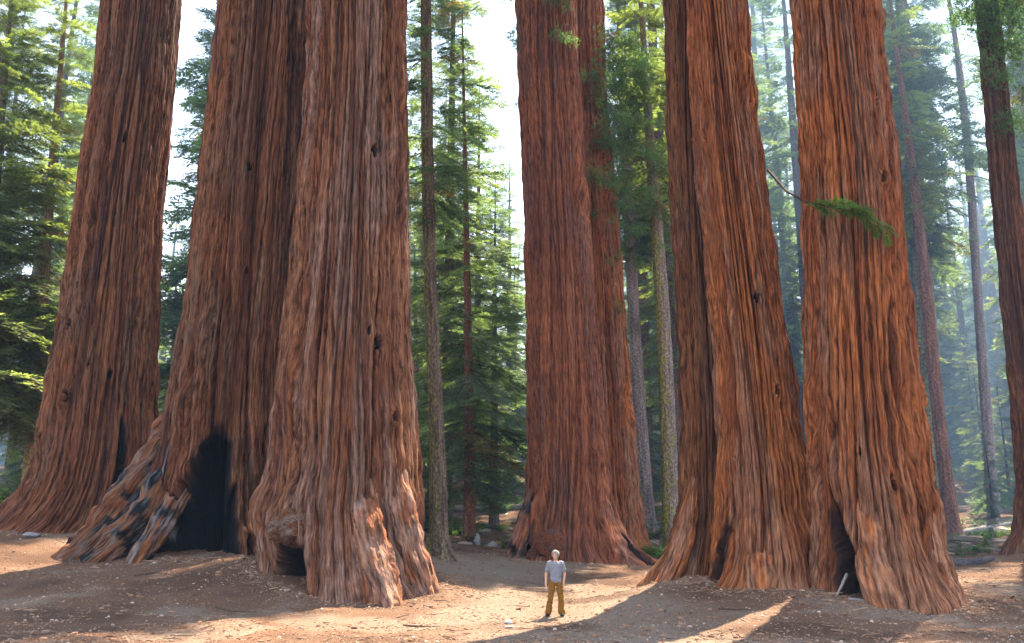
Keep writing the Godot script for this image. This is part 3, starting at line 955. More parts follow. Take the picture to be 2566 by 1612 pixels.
func slender_mesh(rows_in: Array, z: float, sd: int, pal: Array, moss_deg: float, moss: float, cols: int, step: float) -> ArrayMesh:
	var foot: float = rows_in[0][0]
	var top: float = rows_in[rows_in.size() - 1][0]
	var hs := PackedFloat32Array()
	var h := foot - 0.5
	while h < top:
		hs.append(h)
		h += step * (0.4 if h < foot + 1.2 else 1.0)
	hs.append(top)
	var rows := hs.size()
	cols += 1
	var pos := PackedVector3Array()
	var col := PackedColorArray()
	var uv := PackedVector2Array()
	var off := sd * 13.7
	for r in rows:
		h = hs[r]
		var pr := profile(rows_in, h)
		var flare := 1.0 + 0.45 * exp(-maxf(h - foot, 0.0) / 0.45)
		for c in cols:
			var ang := TAU * (c % (cols - 1)) / (cols - 1)
			var ca := cos(ang)
			var sa := sin(ang)
			var g: float = 1.0 - smoothstep(0.0, 0.3, absf(nz.furrow.get_noise_3d(ca * 2.0 + off, h * 0.55, sa * 2.0)))
			var l: float = nz.lump.get_noise_3d(ca * 1.3 + off, h * 0.5, sa * 1.3)
			var rr: float = pr.y * flare * (1.0 - 0.13 * g + 0.10 * l + (flare - 1.0) * 0.5 * nz.furrow.get_noise_2d(ca * 1.4 + off, sa * 1.4))
			pos.append(Vector3(pr.x + ca * rr, h, z + sa * rr))
			var s: float = nz.tone.get_noise_3d(ca * 1.6 + off, h * 0.5, sa * 1.6)
			var cc: Color = pal[0].lerp(pal[1], smoothstep(-0.3, 0.35, s))
			if moss > 0.0:
				var d := absf(turned(rad_to_deg(ang) - moss_deg)) / 75.0
				var e: float = nz.tone.get_noise_3d(ca * 3.5 + off, h * 2.2, sa * 3.5 + 40.0)
				cc = cc.lerp(lin(0.34, 0.31, 0.05), moss * smoothstep(-0.15, 0.1, e + 0.45 - 0.5 * d))
			col.append(cc)
			uv.append(Vector2(2.0 * c / (cols - 1), h * 0.5))
	return grid_mesh(pos, col, uv, rows, cols, true)


func conifer(o: Node3D, base: Vector3, rows: Array, z: float, crown: Dictionary, sd: int) -> void:
	# boughs in loose whorls from crown.low to crown.high, longest below
	rng.seed = 5000 + sd
	var where: Array[Transform3D] = []
	var tint := PackedColorArray()
	var h: float = crown.low
	var span: float = crown.high - crown.low
	var dense: float = crown.get("dense", 1.0)
	while h < crown.high:
		var t: float = (h - crown.low) / span
		var long: float = crown.wide * pow(maxf(1.0 - t, 0.0), crown.get("taper", 0.75)) * (0.45 + 0.55 * smoothstep(0.0, 0.18, t + 0.06)) + 0.25
		var n := int(rng.randi_range(4, 6) * dense)
		var turn := rng.randf() * TAU
		for i in n:
			if rng.randf() < 0.16:
				continue
			var yaw := turn + TAU * i / n + rng.randf_range(-0.35, 0.35)
			var pitch := lerpf(-0.30, 0.45, t) + rng.randf_range(-0.22, 0.22)
			var hh := h + rng.randf_range(-0.25, 0.25)
			var l := long * rng.randf_range(0.5, 1.3)
			var pr := profile(rows, hh)
			where.append(Transform3D(Basis.from_euler(Vector3(rng.randf_range(-0.35, 0.35), yaw, pitch)).scaled(Vector3(l, l, l)), Vector3(pr.x, hh, z) - base))
			tint.append(leaf_tint(crown.kind))
		h += crown.get("gap", 0.55) * rng.randf_range(0.8, 1.25)
	if crown.get("bare", false):
		tint.fill(Color.WHITE)
		copies("crown", sprays.bare[0], where, tint, o, M.bits)
		return
	copies("crown", sprays.fir[sd % 3], where, tint, o)
	if crown.has("dead"):
		var dw: Array[Transform3D] = []
		var dt := PackedColorArray()
		h = crown.dead
		while h < crown.low + 2.0:
			var pr := profile(rows, h)
			var l := rng.randf_range(0.9, 2.4)
			dw.append(Transform3D(Basis.from_euler(Vector3(0, rng.randf() * TAU, rng.randf_range(-0.3, 0.15))).scaled(Vector3(l, l, l)), Vector3(pr.x, h, z) - base))
			dt.append(Color.WHITE)
			h += rng.randf_range(0.3, 0.8)
		copies("dead_twigs", sprays.bare[0], dw, dt, o, M.bits)


func build_slender_trees() -> void:
	var grey := [lin(0.23, 0.155, 0.105), lin(0.12, 0.080, 0.058)]
	var tan := [lin(0.42, 0.27, 0.14), lin(0.27, 0.165, 0.09)]
	var ruddy := [lin(0.34, 0.155, 0.090), lin(0.20, 0.095, 0.062)]
	var lilac := [lin(0.38, 0.28, 0.235), lin(0.25, 0.18, 0.155)]
	var list := [
		["dark mossy straight fir trunk just right of the burl-footed sequoia", -37.0, [[1.45,-2.79,0.38], [3.17,-2.85,0.35], [6.47,-3.00,0.31], [11.68,-3.31,0.27], [17.23,-3.55,0.26], [25.21,-3.80,0.23], [36.0,-4.1,0.03]], grey, 200.0, 0.55, {"low": 15.0, "high": 36.5, "wide": 3.1, "kind": 1, "dead": 8.0, "gap": 0.95, "dense": 0.8}],
		["fir with trunk among white rocks, seen between mossy trunk and central sequoia", -47.0, [[1.84,-2.09,0.32], [7.62,-2.15,0.25], [16.54,-2.37,0.17], [29.5,-2.75,0.05], [31.6,-2.81,0.015]], ruddy, 0.0, 0.0, {"low": 5.0, "high": 30.0, "wide": 3.5, "kind": 1, "dead": 3.0, "gap": 0.58}],
		["slim grey-brown trunk right of the red half-hidden sequoia", -58.0, [[2.59,8.31,0.42], [8.89,7.98,0.43], [14.28,7.81,0.38], [24.86,7.59,0.35], [42.0,7.2,0.05]], lilac, 0.0, 0.0, {"low": 20.0, "high": 42.0, "wide": 3.4, "kind": 0, "dead": 11.0}],
		["slim trunk with yellow moss down its left side, left of the fused sequoia", -48.0, [[1.22,7.94,0.44], [7.74,8.02,0.40], [14.50,7.94,0.37], [22.19,7.64,0.28], [38.0,7.2,0.05]], lilac, 185.0, 0.95, {"low": 20.0, "high": 38.0, "wide": 3.0, "kind": 0, "gap": 0.7}],
		["leaning reddish trunk right of the rightmost foreground sequoia", -53.0, [[2.16,24.39,0.42], [8.32,24.25,0.36], [15.78,24.24,0.35], [22.37,24.18,0.28], [38.0,23.8,0.05]], ruddy, 0.0, 0.0, {"low": 21.0, "high": 38.0, "wide": 3.2, "kind": 0, "dead": 11.0, "gap": 0.75}],
		["stout grey-green mossy trunk behind the leaning reddish trunk", -60.0, [[2.73,26.69,0.72], [14.70,27.18,0.68], [23.51,27.42,0.57], [39.51,27.82,0.40], [52.0,28.0,0.05]], [lin(0.27, 0.25, 0.16), lin(0.17, 0.16, 0.10)], 120.0, 0.4, {"low": 21.0, "high": 52.0, "wide": 4.2, "kind": 1, "dead": 12.0}],
		["tan fir trunk left of the leftmost sequoia, behind a green bush", -46.0, [[3.45,-23.37,0.38], [9.62,-23.54,0.34], [13.99,-23.80,0.25], [22.08,-24.15,0.20], [34.0,-24.5,0.04]], tan, 180.0, 0.3, {"low": 7.5, "high": 34.5, "wide": 3.3, "kind": 0, "dead": 4.5, "gap": 0.7}],
		["hazy thin-limbed conifer with drooping bare boughs at upper right", -60.0, [[4.6,30.30,0.38], [17.57,30.85,0.28], [29.19,31.35,0.26], [38.0,31.3,0.16], [47.0,30.6,0.04]], lilac, 0.0, 0.0, {"low": 26.0, "high": 47.0, "wide": 4.0, "kind": 1, "dead": 12.0, "gap": 1.0, "dense": 0.7}],
		["dark trunk at the far left edge of the grove", -44.0, [[3.3,-24.9,0.33], [10.0,-25.2,0.27], [20.0,-25.8,0.2], [33.0,-26.4,0.04]], grey, 0.0, 0.0, {"low": 8.0, "high": 33.0, "wide": 4.6, "kind": 0, "dead": 5.0, "gap": 0.55}],
		["tall fir filling the gap between the two left sequoias", -60.0, [[4.4,-18.6,0.45], [15.0,-18.6,0.4], [30.0,-18.6,0.3], [56.0,-18.6,0.04]], grey, 0.0, 0.0, {"low": 7.0, "high": 56.5, "wide": 6.2, "kind": 1, "gap": 0.42, "taper": 0.6}],
		["pointed fir whose top stands against the white sky left of the central sequoia", -58.0, [[3.6,-1.1,0.30], [12.0,-1.1,0.2], [25.6,-1.1,0.02]], grey, 0.0, 0.0, {"low": 6.0, "high": 26.0, "wide": 3.6, "kind": 1, "gap": 0.6}],
		["tall dense fir behind the mossy straight trunk, reaching the top of the picture", -56.0, [[3.4,-3.9,0.4], [15.0,-3.9,0.33], [48.0,-3.9,0.04]], grey, 0.0, 0.0, {"low": 8.0, "high": 48.5, "wide": 4.2, "kind": 0, "gap": 0.85, "dead": 4.0}],
		["bushy fir with its top just below the white sky, right of the mossy trunk", -66.0, [[5.0,-2.5,0.35], [15.0,-2.5,0.27], [36.5,-2.5,0.03]], grey, 0.0, 0.0, {"low": 8.0, "high": 37.0, "wide": 4.0, "kind": 1, "gap": 0.75}],
		["short fir close to the central sequoia's left edge, below the white sky", -72.0, [[5.5,-0.2,0.35], [15.0,-0.2,0.25], [32.0,-0.2,0.03]], grey, 0.0, 0.0, {"low": 8.0, "high": 32.5, "wide": 4.2, "kind": 0, "gap": 0.8}],
	]
	var sd := 1
	for t in list:
		var rows: Array = t[2]
		rows[0][0] = minf(rows[0][0], soil(rows[0][1], t[1]))
		var base := Vector3(rows[0][1], rows[0][0], t[1])
		var o := thing("fir_tree" if t[6].low < 12.0 else "pine_tree", t[0], "tree", base)
		part("trunk", slender_mesh(rows, t[1], sd, t[3], t[4], t[5], 56, 0.22), M.plate_bark, o, -base)
		conifer(o, base, rows, t[1], t[6], sd)
		sd += 1


func build_far_forest() -> void:
	var grey := [lin(0.22, 0.155, 0.115), lin(0.13, 0.09, 0.07)]
	var ruddy := [lin(0.33, 0.16, 0.10), lin(0.20, 0.10, 0.07)]
	var sd := 100
	for f in FAR:
		rng.seed = sd
		var y := soil(f[0], f[1])
		var lean := rng.randf_range(-1.0, 1.0)
		var r0: float = 0.18 + 0.007 * f[2]
		var rows := [[y, f[0], r0], [y + f[2] * 0.4, f[0] + lean * 0.3, r0 * 0.75], [y + f[2], f[0] + lean, 0.02]]
		var view: float = f[0] / -f[1]
		var spot := "right of the rightmost foreground sequoia"
		for e in [[-0.42, "left of the leftmost sequoia"], [-0.2, "in the gap between the two leftmost sequoias"], [0.04, "in the gap left of the central sequoia"], [0.2, "in the gap right of the central pair of sequoias"], [0.34, "in the gap between the two right foreground sequoias"]]:
			if view < e[0]:
				spot = e[1]
				break
		var base := Vector3(f[0], y, f[1])
		var o := thing("fir_tree", "background fir " + spot, "tree", base, "background firs " + spot)
		part("trunk", slender_mesh(rows, f[1], sd, ruddy if sd % 3 == 0 else grey, 0.0, 0.0, 14, 1.2), M.plate_bark, o, -base)
		var low: float = y + f[2] * rng.randf_range(0.05, 0.24)
		conifer(o, base, rows, f[1], {"low": low, "high": y + f[2] + 0.2, "wide": f[3], "kind": 0 if rng.randf() < 0.6 else 1, "gap": rng.randf_range(0.8, 1.35), "taper": rng.randf_range(0.5, 0.9), "dead": low - f[2] * 0.1, "bare": sd % 11 == 3}, sd)
		sd += 1


func build_young_firs() -> void:
	var spots := [[-4.6,-52.0,5.5], [-5.8,-66.0,8.0], [9.6,-55.0,6.0], [9.0,-66.0,9.0], [10.6,-72.0,10.0], [29.2,-58.0,5.0], [33.5,-64.0,8.0], [31.2,-70.0,9.0], [36.0,-72.0,10.0], [28.8,-76.0,11.0], [39.5,-80.0,12.0], [-26.2,-52.0,6.5], [-28.5,-57.0,9.0], [-31.0,-62.0,10.0], [-19.0,-52.0,8.0], [-21.0,-64.0,11.0], [-24.0,-48.5,4.0], [17.6,-60.0,7.0], [18.8,-70.0,10.0], [24.6,-70.0,10.0]]
	var sd := 300
	for f in spots:
		rng.seed = sd
		var y := soil(f[0], f[1])
		var rows := [[y, f[0], 0.03 + 0.011 * f[2]], [y + f[2] * 0.5, f[0] + 0.05, 0.02 + 0.006 * f[2]], [y + f[2], f[0], 0.008]]
		var base := Vector3(f[0], y, f[1])
		var where_is := "behind the left sequoias" if f[0] < -9.0 else "on the slope behind the central sequoias" if f[0] < 12.0 else "in the haze behind the right sequoias"
		var o := thing("young_fir", "young fir with boughs down to the ground " + where_is, "tree", base, "young firs " + where_is)
		part("trunk", slender_mesh(rows, f[1], sd, [lin(0.12, 0.085, 0.065), lin(0.07, 0.050, 0.040)], 0.0, 0.0, 12, 0.6), M.plate_bark, o, -base)
		conifer(o, base, rows, f[1], {"low": y + f[2] * 0.08, "high": y + f[2] + 0.1, "wide": 0.5 + f[2] * 0.17, "kind": sd % 2, "gap": 0.34, "taper": 0.85}, sd)
		sd += 1


func build_far_wood() -> void:
	# the wood beyond the firs one can tell apart: one mass of boughs
	rng.seed = 31
	var where: Array[Transform3D] = []
	var tints := PackedColorArray()
	for i in 150:
		var d := rng.randf_range(128.0, 190.0)
		var x := rng.randf_range(-0.66, 0.66) * d
		var view := x / d
		var tall := rng.randf_range(30.0, 50.0)
		if (view > -0.42 and view < -0.31) or (view > -0.09 and view < 0.03):
			tall = rng.randf_range(14.0, 26.0)
		var y := soil(x, -d)
		var h := 1.5
		while h < tall:
			var t := h / tall
			var l := 5.5 * pow(1.0 - t, 0.7) + 0.6
			for k in 4:
				where.append(Transform3D(Basis.from_euler(Vector3(rng.randf_range(-0.4, 0.4), rng.randf() * TAU, lerpf(-0.3, 0.4, t))).scaled(Vector3.ONE * l * rng.randf_range(0.8, 1.2)), Vector3(x, y + h, -d)))
				tints.append(leaf_tint(rng.randi() % 2))
			h += rng.randf_range(1.0, 1.6)
	var o := copies("distant_wood", sprays.fir[0], where, tints, self)
	tag(o, "distant mass of conifers closing the forest behind all trunks", "woods", "", "stuff")


# ---------------------------------------------------------------- undergrowth

func shrub(label: String, x: float, z: float, wide: float, tall: float, tint: Color, sd: int, n := 40) -> void:
	rng.seed = sd
	var base := Vector3(x, soil(x, z), z)
	var o := thing("shrub", label, "bush", base)
	var where: Array[Transform3D] = []
	var tints := PackedColorArray()
	for i in n:
		var a := rng.randf() * TAU
		var r := sqrt(rng.randf()) * wide * 0.5
		var p := Vector3(cos(a) * r, 0, sin(a) * r * 0.8)
		p.y = soil(x + p.x, z + p.z) - base.y - 0.02
		var s := tall / 0.6 * rng.randf_range(0.6, 1.1) * (1.15 - 0.5 * r / (wide * 0.5))
		where.append(Transform3D(Basis.from_euler(Vector3(rng.randf_range(-0.4, 0.4), rng.randf() * TAU, rng.randf_range(-0.4, 0.4))).scaled(Vector3.ONE * s), p))
		tints.append(tint * rng.randf_range(0.7, 1.3))
	copies("leaves", sprays.leafy[0], where, tints, o)


func build_undergrowth() -> void:
	shrub("bright green bush at the left edge beside the leftmost sequoia", -24.0, -44.0, 2.6, 1.4, Color(1.2, 1.25, 0.85), 1, 60)
	shrub("low bright green bush beside the sequoia at the right edge", 24.6, -49.5, 2.4, 0.6, Color(1.2, 1.25, 0.85), 2)
	shrub("low green bush at the foot of the leaning reddish trunk", 23.4, -50.5, 2.4, 0.4, Color(1.2, 1.25, 0.85), 3)
	shrub("low spreading green bush beyond the fallen log at right", 21.5, -45.5, 3.0, 0.4, Color(1.2, 1.25, 0.85), 4)
	shrub("rounded green bush on the slope left of the central sequoia", -1.2, -66.0, 4.2, 1.3, Color(1.2, 1.25, 0.85), 5, 70)
	shrub("green bush behind the mossy straight trunk", -5.4, -56.0, 2.2, 1.0, Color(1.2, 1.25, 0.85), 6)
	shrub("green bush between the slim trunk and the yellow-mossed trunk", 6.9, -45.0, 1.6, 0.7, Color(1.2, 1.25, 0.85), 7)
	shrub("light green bush at the foot of the rocks behind the mossy trunk", -2.9, -51.0, 2.4, 0.6, Color(1.2, 1.25, 0.85), 8)
	shrub("green bush on the far slope at right", 31.5, -62.0, 2.6, 1.2, Color(1.2, 1.25, 0.85), 9, 60)
	rng.seed = 77
	var where: Array[Transform3D] = []
	var tints := PackedColorArray()
	while where.size() < 1500:
		var z := -rng.randf_range(44.0, 112.0)
		var x := rng.randf_range(-0.6, 0.6) * -z
		if nz.tone.get_noise_2d(x * 0.09 + 300.0, z * 0.09) < 0.02:
			continue
		var s := rng.randf_range(0.5, 1.5)
		where.append(Transform3D(Basis(Vector3.UP, rng.randf() * TAU).scaled(Vector3(s * 1.3, s * 0.8, s * 1.3)), Vector3(x, soil(x, z) - 0.03, z)))
		var b := rng.randf_range(0.7, 1.4)
		tints.append(Color(1.2 * b, 1.25 * b, 0.85 * b))
	var o := copies("ground_cover", sprays.leafy[0], where, tints, self)
	tag(o, "scattered low green ground cover on the forest slope", "plants", "", "stuff")


# ---------------------------------------------------------------- stones, sticks, logs, litter

func stone_mesh(sd: int, size: Vector3, colour: Color) -> ArrayMesh:
	var rows := 13
	var cols := 19
	var pos := PackedVector3Array()
	var col := PackedColorArray()
	var uv := PackedVector2Array()
	for r in rows:
		var v := PI * r / (rows - 1) - PI / 2
		for c in cols:
			var u := TAU * (c % (cols - 1)) / (cols - 1)
			var d := Vector3(cos(v) * cos(u), sin(v), cos(v) * sin(u))
			# facets: flatten against a few cutting planes
			var rr := 1.0
			for k in 7:
				var cut := Vector3(sin(k * 2.4 + sd), cos(k * 1.7 + sd * 2.0), sin(k * 3.1 + sd * 0.7)).normalized()
				var e := d.dot(cut)
				if e > 0.0:
					rr = minf(rr, 0.74 / e)
			rr *= 1.0 + 0.12 * nz.lump.get_noise_3d(d.x * 1.5 + sd * 9.0, d.y * 1.5, d.z * 1.5)
			pos.append(d * rr * size)
			col.append(colour * (1.0 + 0.25 * nz.tone.get_noise_3d(d.x * 2.0 + sd, d.y * 2.0, d.z * 2.0)))
			uv.append(Vector2(u, v))
	return grid_mesh(pos, col, uv, rows, cols, true)


func stone(label: String, x: float, z: float, size: Vector3, colour: Color, sd: int, group := "") -> void:
	var o := part("stone", stone_mesh(sd, size, colour), M.stone, self, Vector3(x, soil(x, z) + size.y * 0.35, z))
	o.rotation.y = sd * 1.3
	tag(o, label, "rock", group)


func log_mesh(line: Array, r0: float, r1: float, colour: Color, sd: int) -> ArrayMesh:
	var sides := 18
	var pos := PackedVector3Array()
	var col := PackedColorArray()
	var uv := PackedVector2Array()
	var fine: Array = []
	for i in line.size() - 1:
		for k in 8:
			fine.append(line[i].lerp(line[i + 1], k / 8.0))
	fine.append(line[line.size() - 1])
	var n := fine.size()
	for i in n + 2:
		var j := clampi(i - 1, 0, n - 1)
		var d: Vector3 = (fine[mini(j + 1, n - 1)] - fine[maxi(j - 1, 0)]).normalized()
		var side := d.cross(Vector3(0.05, 1.0, 0.1)).normalized()
		var up := side.cross(d)
		var r := lerpf(r0, r1, float(j) / (n - 1)) if i > 0 and i <= n else 0.004
		for s in sides + 1:
			var a := TAU * (s % sides) / sides
			var w: float = 1.0 + 0.22 * nz.lump.get_noise_3d(cos(a) * 1.2 + sd * 7.0, j * 0.12, sin(a) * 1.2)
			pos.append(fine[j] + (side * cos(a) + up * sin(a)) * r * w)
			col.append(colour * (1.0 + 0.4 * nz.tone.get_noise_3d(cos(a) + sd, j * 0.2, sin(a))))
			uv.append(Vector2(float(s) / sides, j * 0.05))
	return grid_mesh(pos, col, uv, n + 2, sides + 1, true)


func fallen(called: String, label: String, points: Array, r0: float, r1: float, colour: Color, sd: int, category := "log", lift := 0.6) -> void:
	var base := Vector3(points[0][0], soil(points[0][0], points[0][1]), points[0][1])
	var line: Array = []
	for i in points.size():
		var p: Array = points[i]
		var extra: float = p[2] if p.size() > 2 else 0.0
		line.append(Vector3(p[0], soil(p[0], p[1]) + lerpf(r0, r1, float(i) / (points.size() - 1)) * lift + extra, p[1]) - base)
	var o := part(called, log_mesh(line, r0, r1, colour, sd), M.wood, self, base)
	tag(o, label, category)


func build_small_things() -> void:
	stone("pale flat stone on the ground before the leftmost sequoia", -17.0, -34.0, Vector3(0.42, 0.13, 0.22), lin(0.36, 0.33, 0.31), 1)
	stone("small white stone in the shade of the path's near edge", -0.09, -23.5, Vector3(0.10, 0.07, 0.09), lin(0.45, 0.43, 0.42), 2)
	stone("small grey slab lying just below the white stone", -0.05, -23.0, Vector3(0.17, 0.03, 0.09), lin(0.36, 0.33, 0.32), 3)
	stone("tall white rock beside the fir trunk in the middle distance", -1.72, -46.6, Vector3(0.22, 0.42, 0.2), lin(0.50, 0.48, 0.45), 4)
	stone("rounded whitish rock right of the tall white rock", -0.95, -46.5, Vector3(0.35, 0.22, 0.3), lin(0.46, 0.42, 0.38), 5)
	stone("orange-tinged rock between two whitish rocks", -0.5, -46.0, Vector3(0.3, 0.16, 0.25), lin(0.40, 0.28, 0.2), 6)
	stone("low grey-white rock nearest the central sequoia's left foot", 0.15, -47.2, Vector3(0.55, 0.26, 0.35), lin(0.42, 0.40, 0.38), 7)
	stone("dark low rock left of the fir trunk in the middle distance", -2.75, -46.4, Vector3(0.25, 0.14, 0.2), lin(0.16, 0.14, 0.13), 8)
	stone("small tan stone before the hollow of the burl-footed sequoia", -6.3, -27.2, Vector3(0.12, 0.06, 0.1), lin(0.34, 0.24, 0.18), 9)
	fallen("stick", "pale stick leaning on the rightmost foreground sequoia's foot", [[8.15, -24.45], [8.36, -24.6, 0.26], [8.58, -24.8, 0.52]], 0.03, 0.04, lin(0.46, 0.38, 0.32), 1, "stick")
	fallen("stick", "pale stick lying flat before the rightmost foreground sequoia", [[8.38, -24.25], [8.7, -24.2], [9.0, -24.05]], 0.045, 0.03, lin(0.44, 0.36, 0.30), 2, "stick")
	fallen("stick", "thin brown branch lying in the shade before the burl-footed sequoia", [[-7.6, -25.0], [-7.1, -24.8], [-6.5, -24.9]], 0.028, 0.012, lin(0.17, 0.11, 0.075), 21, "stick")
	fallen("stick", "crooked brown branch in the shade below the fire cavity", [[-11.0, -28.2], [-10.5, -28.5], [-10.1, -28.3]], 0.03, 0.014, lin(0.16, 0.10, 0.07), 22, "stick")
	fallen("stick", "short dark branch before the fused sequoia's foot", [[5.0, -23.6], [5.4, -23.4], [5.75, -23.5]], 0.024, 0.012, lin(0.14, 0.09, 0.065), 23, "stick")
	fallen("stick", "brown branch on the sunlit ground left of the person", [[-2.6, -23.4], [-2.1, -23.2], [-1.7, -23.3]], 0.024, 0.012, lin(0.19, 0.12, 0.08), 24, "stick")
	fallen("stick", "brown branch lying at the lower right corner of the ground", [[11.6, -22.0], [12.1, -21.8], [12.6, -22.0]], 0.026, 0.012, lin(0.19, 0.12, 0.08), 25, "stick")
	fallen("fallen_log", "dark curved fallen log ending at the right-edge sequoia", [[17.0, -40.6], [18.2, -40.5], [19.6, -40.9], [21.2, -42.6]], 0.19, 0.14, lin(0.10, 0.085, 0.085), 3)
	fallen("fallen_log", "dark log lying across the slope behind the mossy straight trunk", [[-6.5, -57.5], [-3.5, -57.0], [-0.2, -57.6]], 0.24, 0.16, lin(0.09, 0.08, 0.08), 4)
	fallen("fallen_log", "long pale log on the far slope in the middle gap", [[-5.5, -64.0], [-1.0, -65.2], [2.0, -65.0]], 0.22, 0.15, lin(0.30, 0.26, 0.22), 5)
	fallen("fallen_log", "grey log beyond the slim trunks between central and right sequoias", [[6.0, -58.0], [9.0, -59.0], [12.0, -58.6]], 0.28, 0.2, lin(0.22, 0.20, 0.20), 6)
	fallen("fallen_log", "pale log on the slope right of the leaning reddish trunk", [[24.0, -53.0], [27.5, -54.5], [31.0, -54.2]], 0.2, 0.14, lin(0.30, 0.26, 0.22), 7)
	fallen("fallen_log", "dark log near the bush at the left edge", [[-27.0, -47.0], [-24.0, -48.5], [-21.0, -48.2]], 0.2, 0.15, lin(0.12, 0.09, 0.075), 8)


func chip_mesh(sd: int, long: float, wide: float, thick: float) -> ArrayMesh:
	var r := RandomNumberGenerator.new()
	r.seed = sd
	var pos := PackedVector3Array()
	var col := PackedColorArray()
	var ring: Array = []
	for i in 6:
		var a := TAU * i / 6.0
		ring.append(Vector3(cos(a) * long * r.randf_range(0.35, 0.6), 0, sin(a) * wide * r.randf_range(0.35, 0.6)))
	for i in 6:
		var a: Vector3 = ring[i]
		var b: Vector3 = ring[(i + 1) % 6]
		for v in [Vector3(0, thick, 0), b + Vector3(0, thick * 0.6, 0), a + Vector3(0, thick * 0.6, 0), a + Vector3(0, thick * 0.6, 0), b + Vector3(0, thick * 0.6, 0), b, a + Vector3(0, thick * 0.6, 0), b, a]:
			pos.append(v)
			col.append(Color.WHITE)
	return flat_mesh(pos, col)


func build_litter() -> void:
	var kinds := [["bark_chips", "small bark chips and cone scales scattered over the forest floor", chip_mesh(3, 0.055, 0.035, 0.018), 42000, lin(0.20, 0.105, 0.060)],
		["fallen_twigs", "thin brown twigs scattered over the forest floor", chip_mesh(5, 0.20, 0.014, 0.012), 15000, lin(0.20, 0.12, 0.075)],
		["slope_debris", "broken branches and bark slabs strewn over the forest slope", chip_mesh(12, 1.3, 0.16, 0.12), 2600, lin(0.26, 0.19, 0.145)],
		["pale_chips", "pale wood chips and grit scattered over the forest floor", chip_mesh(8, 0.035, 0.025, 0.015), 14000, lin(0.36, 0.26, 0.19)]]
	var sd := 400
	for k in kinds:
		rng.seed = sd
		sd += 1
		var where: Array[Transform3D] = []
		var tints := PackedColorArray()
		while where.size() < k[3]:
			var d := lerpf(15.5, 50.0, pow(rng.randf(), 1.5)) if k[3] != 2600 else rng.randf_range(45.0, 110.0)
			var x := rng.randf_range(-0.6, 0.6) * d
			var z := -d
			if k[3] != 2600 and rng.randf() < 0.3:
				var m: Array = MOUNDS[rng.randi() % 9]
				var a := rng.randf() * TAU
				var out: float = m[2] + 0.2 + 1.6 * rng.randf() * rng.randf()
				x = m[0] + cos(a) * out
				z = m[1] + sin(a) * out
			elif nz.tone.get_noise_2d(x * 0.35 + sd * 5.0, z * 0.35) + rng.randf_range(-0.4, 0.4) < -0.12:
				continue
			var s := rng.randf_range(0.5, 1.3) if rng.randf() < 0.955 else rng.randf_range(1.5, 3.2)
			where.append(Transform3D(Basis.from_euler(Vector3(rng.randf_range(-0.35, 0.35), rng.randf() * TAU, rng.randf_range(-0.25, 0.25))).scaled(Vector3(s, s, s)), Vector3(x, soil(x, z) - 0.002, z)))
			tints.append(k[4] * rng.randf_range(0.5, 1.4))
		var o := copies(k[0], k[2], where, tints, self, M.bits)
		tag(o, k[1], "litter", "", "stuff")


# ---------------------------------------------------------------- the person

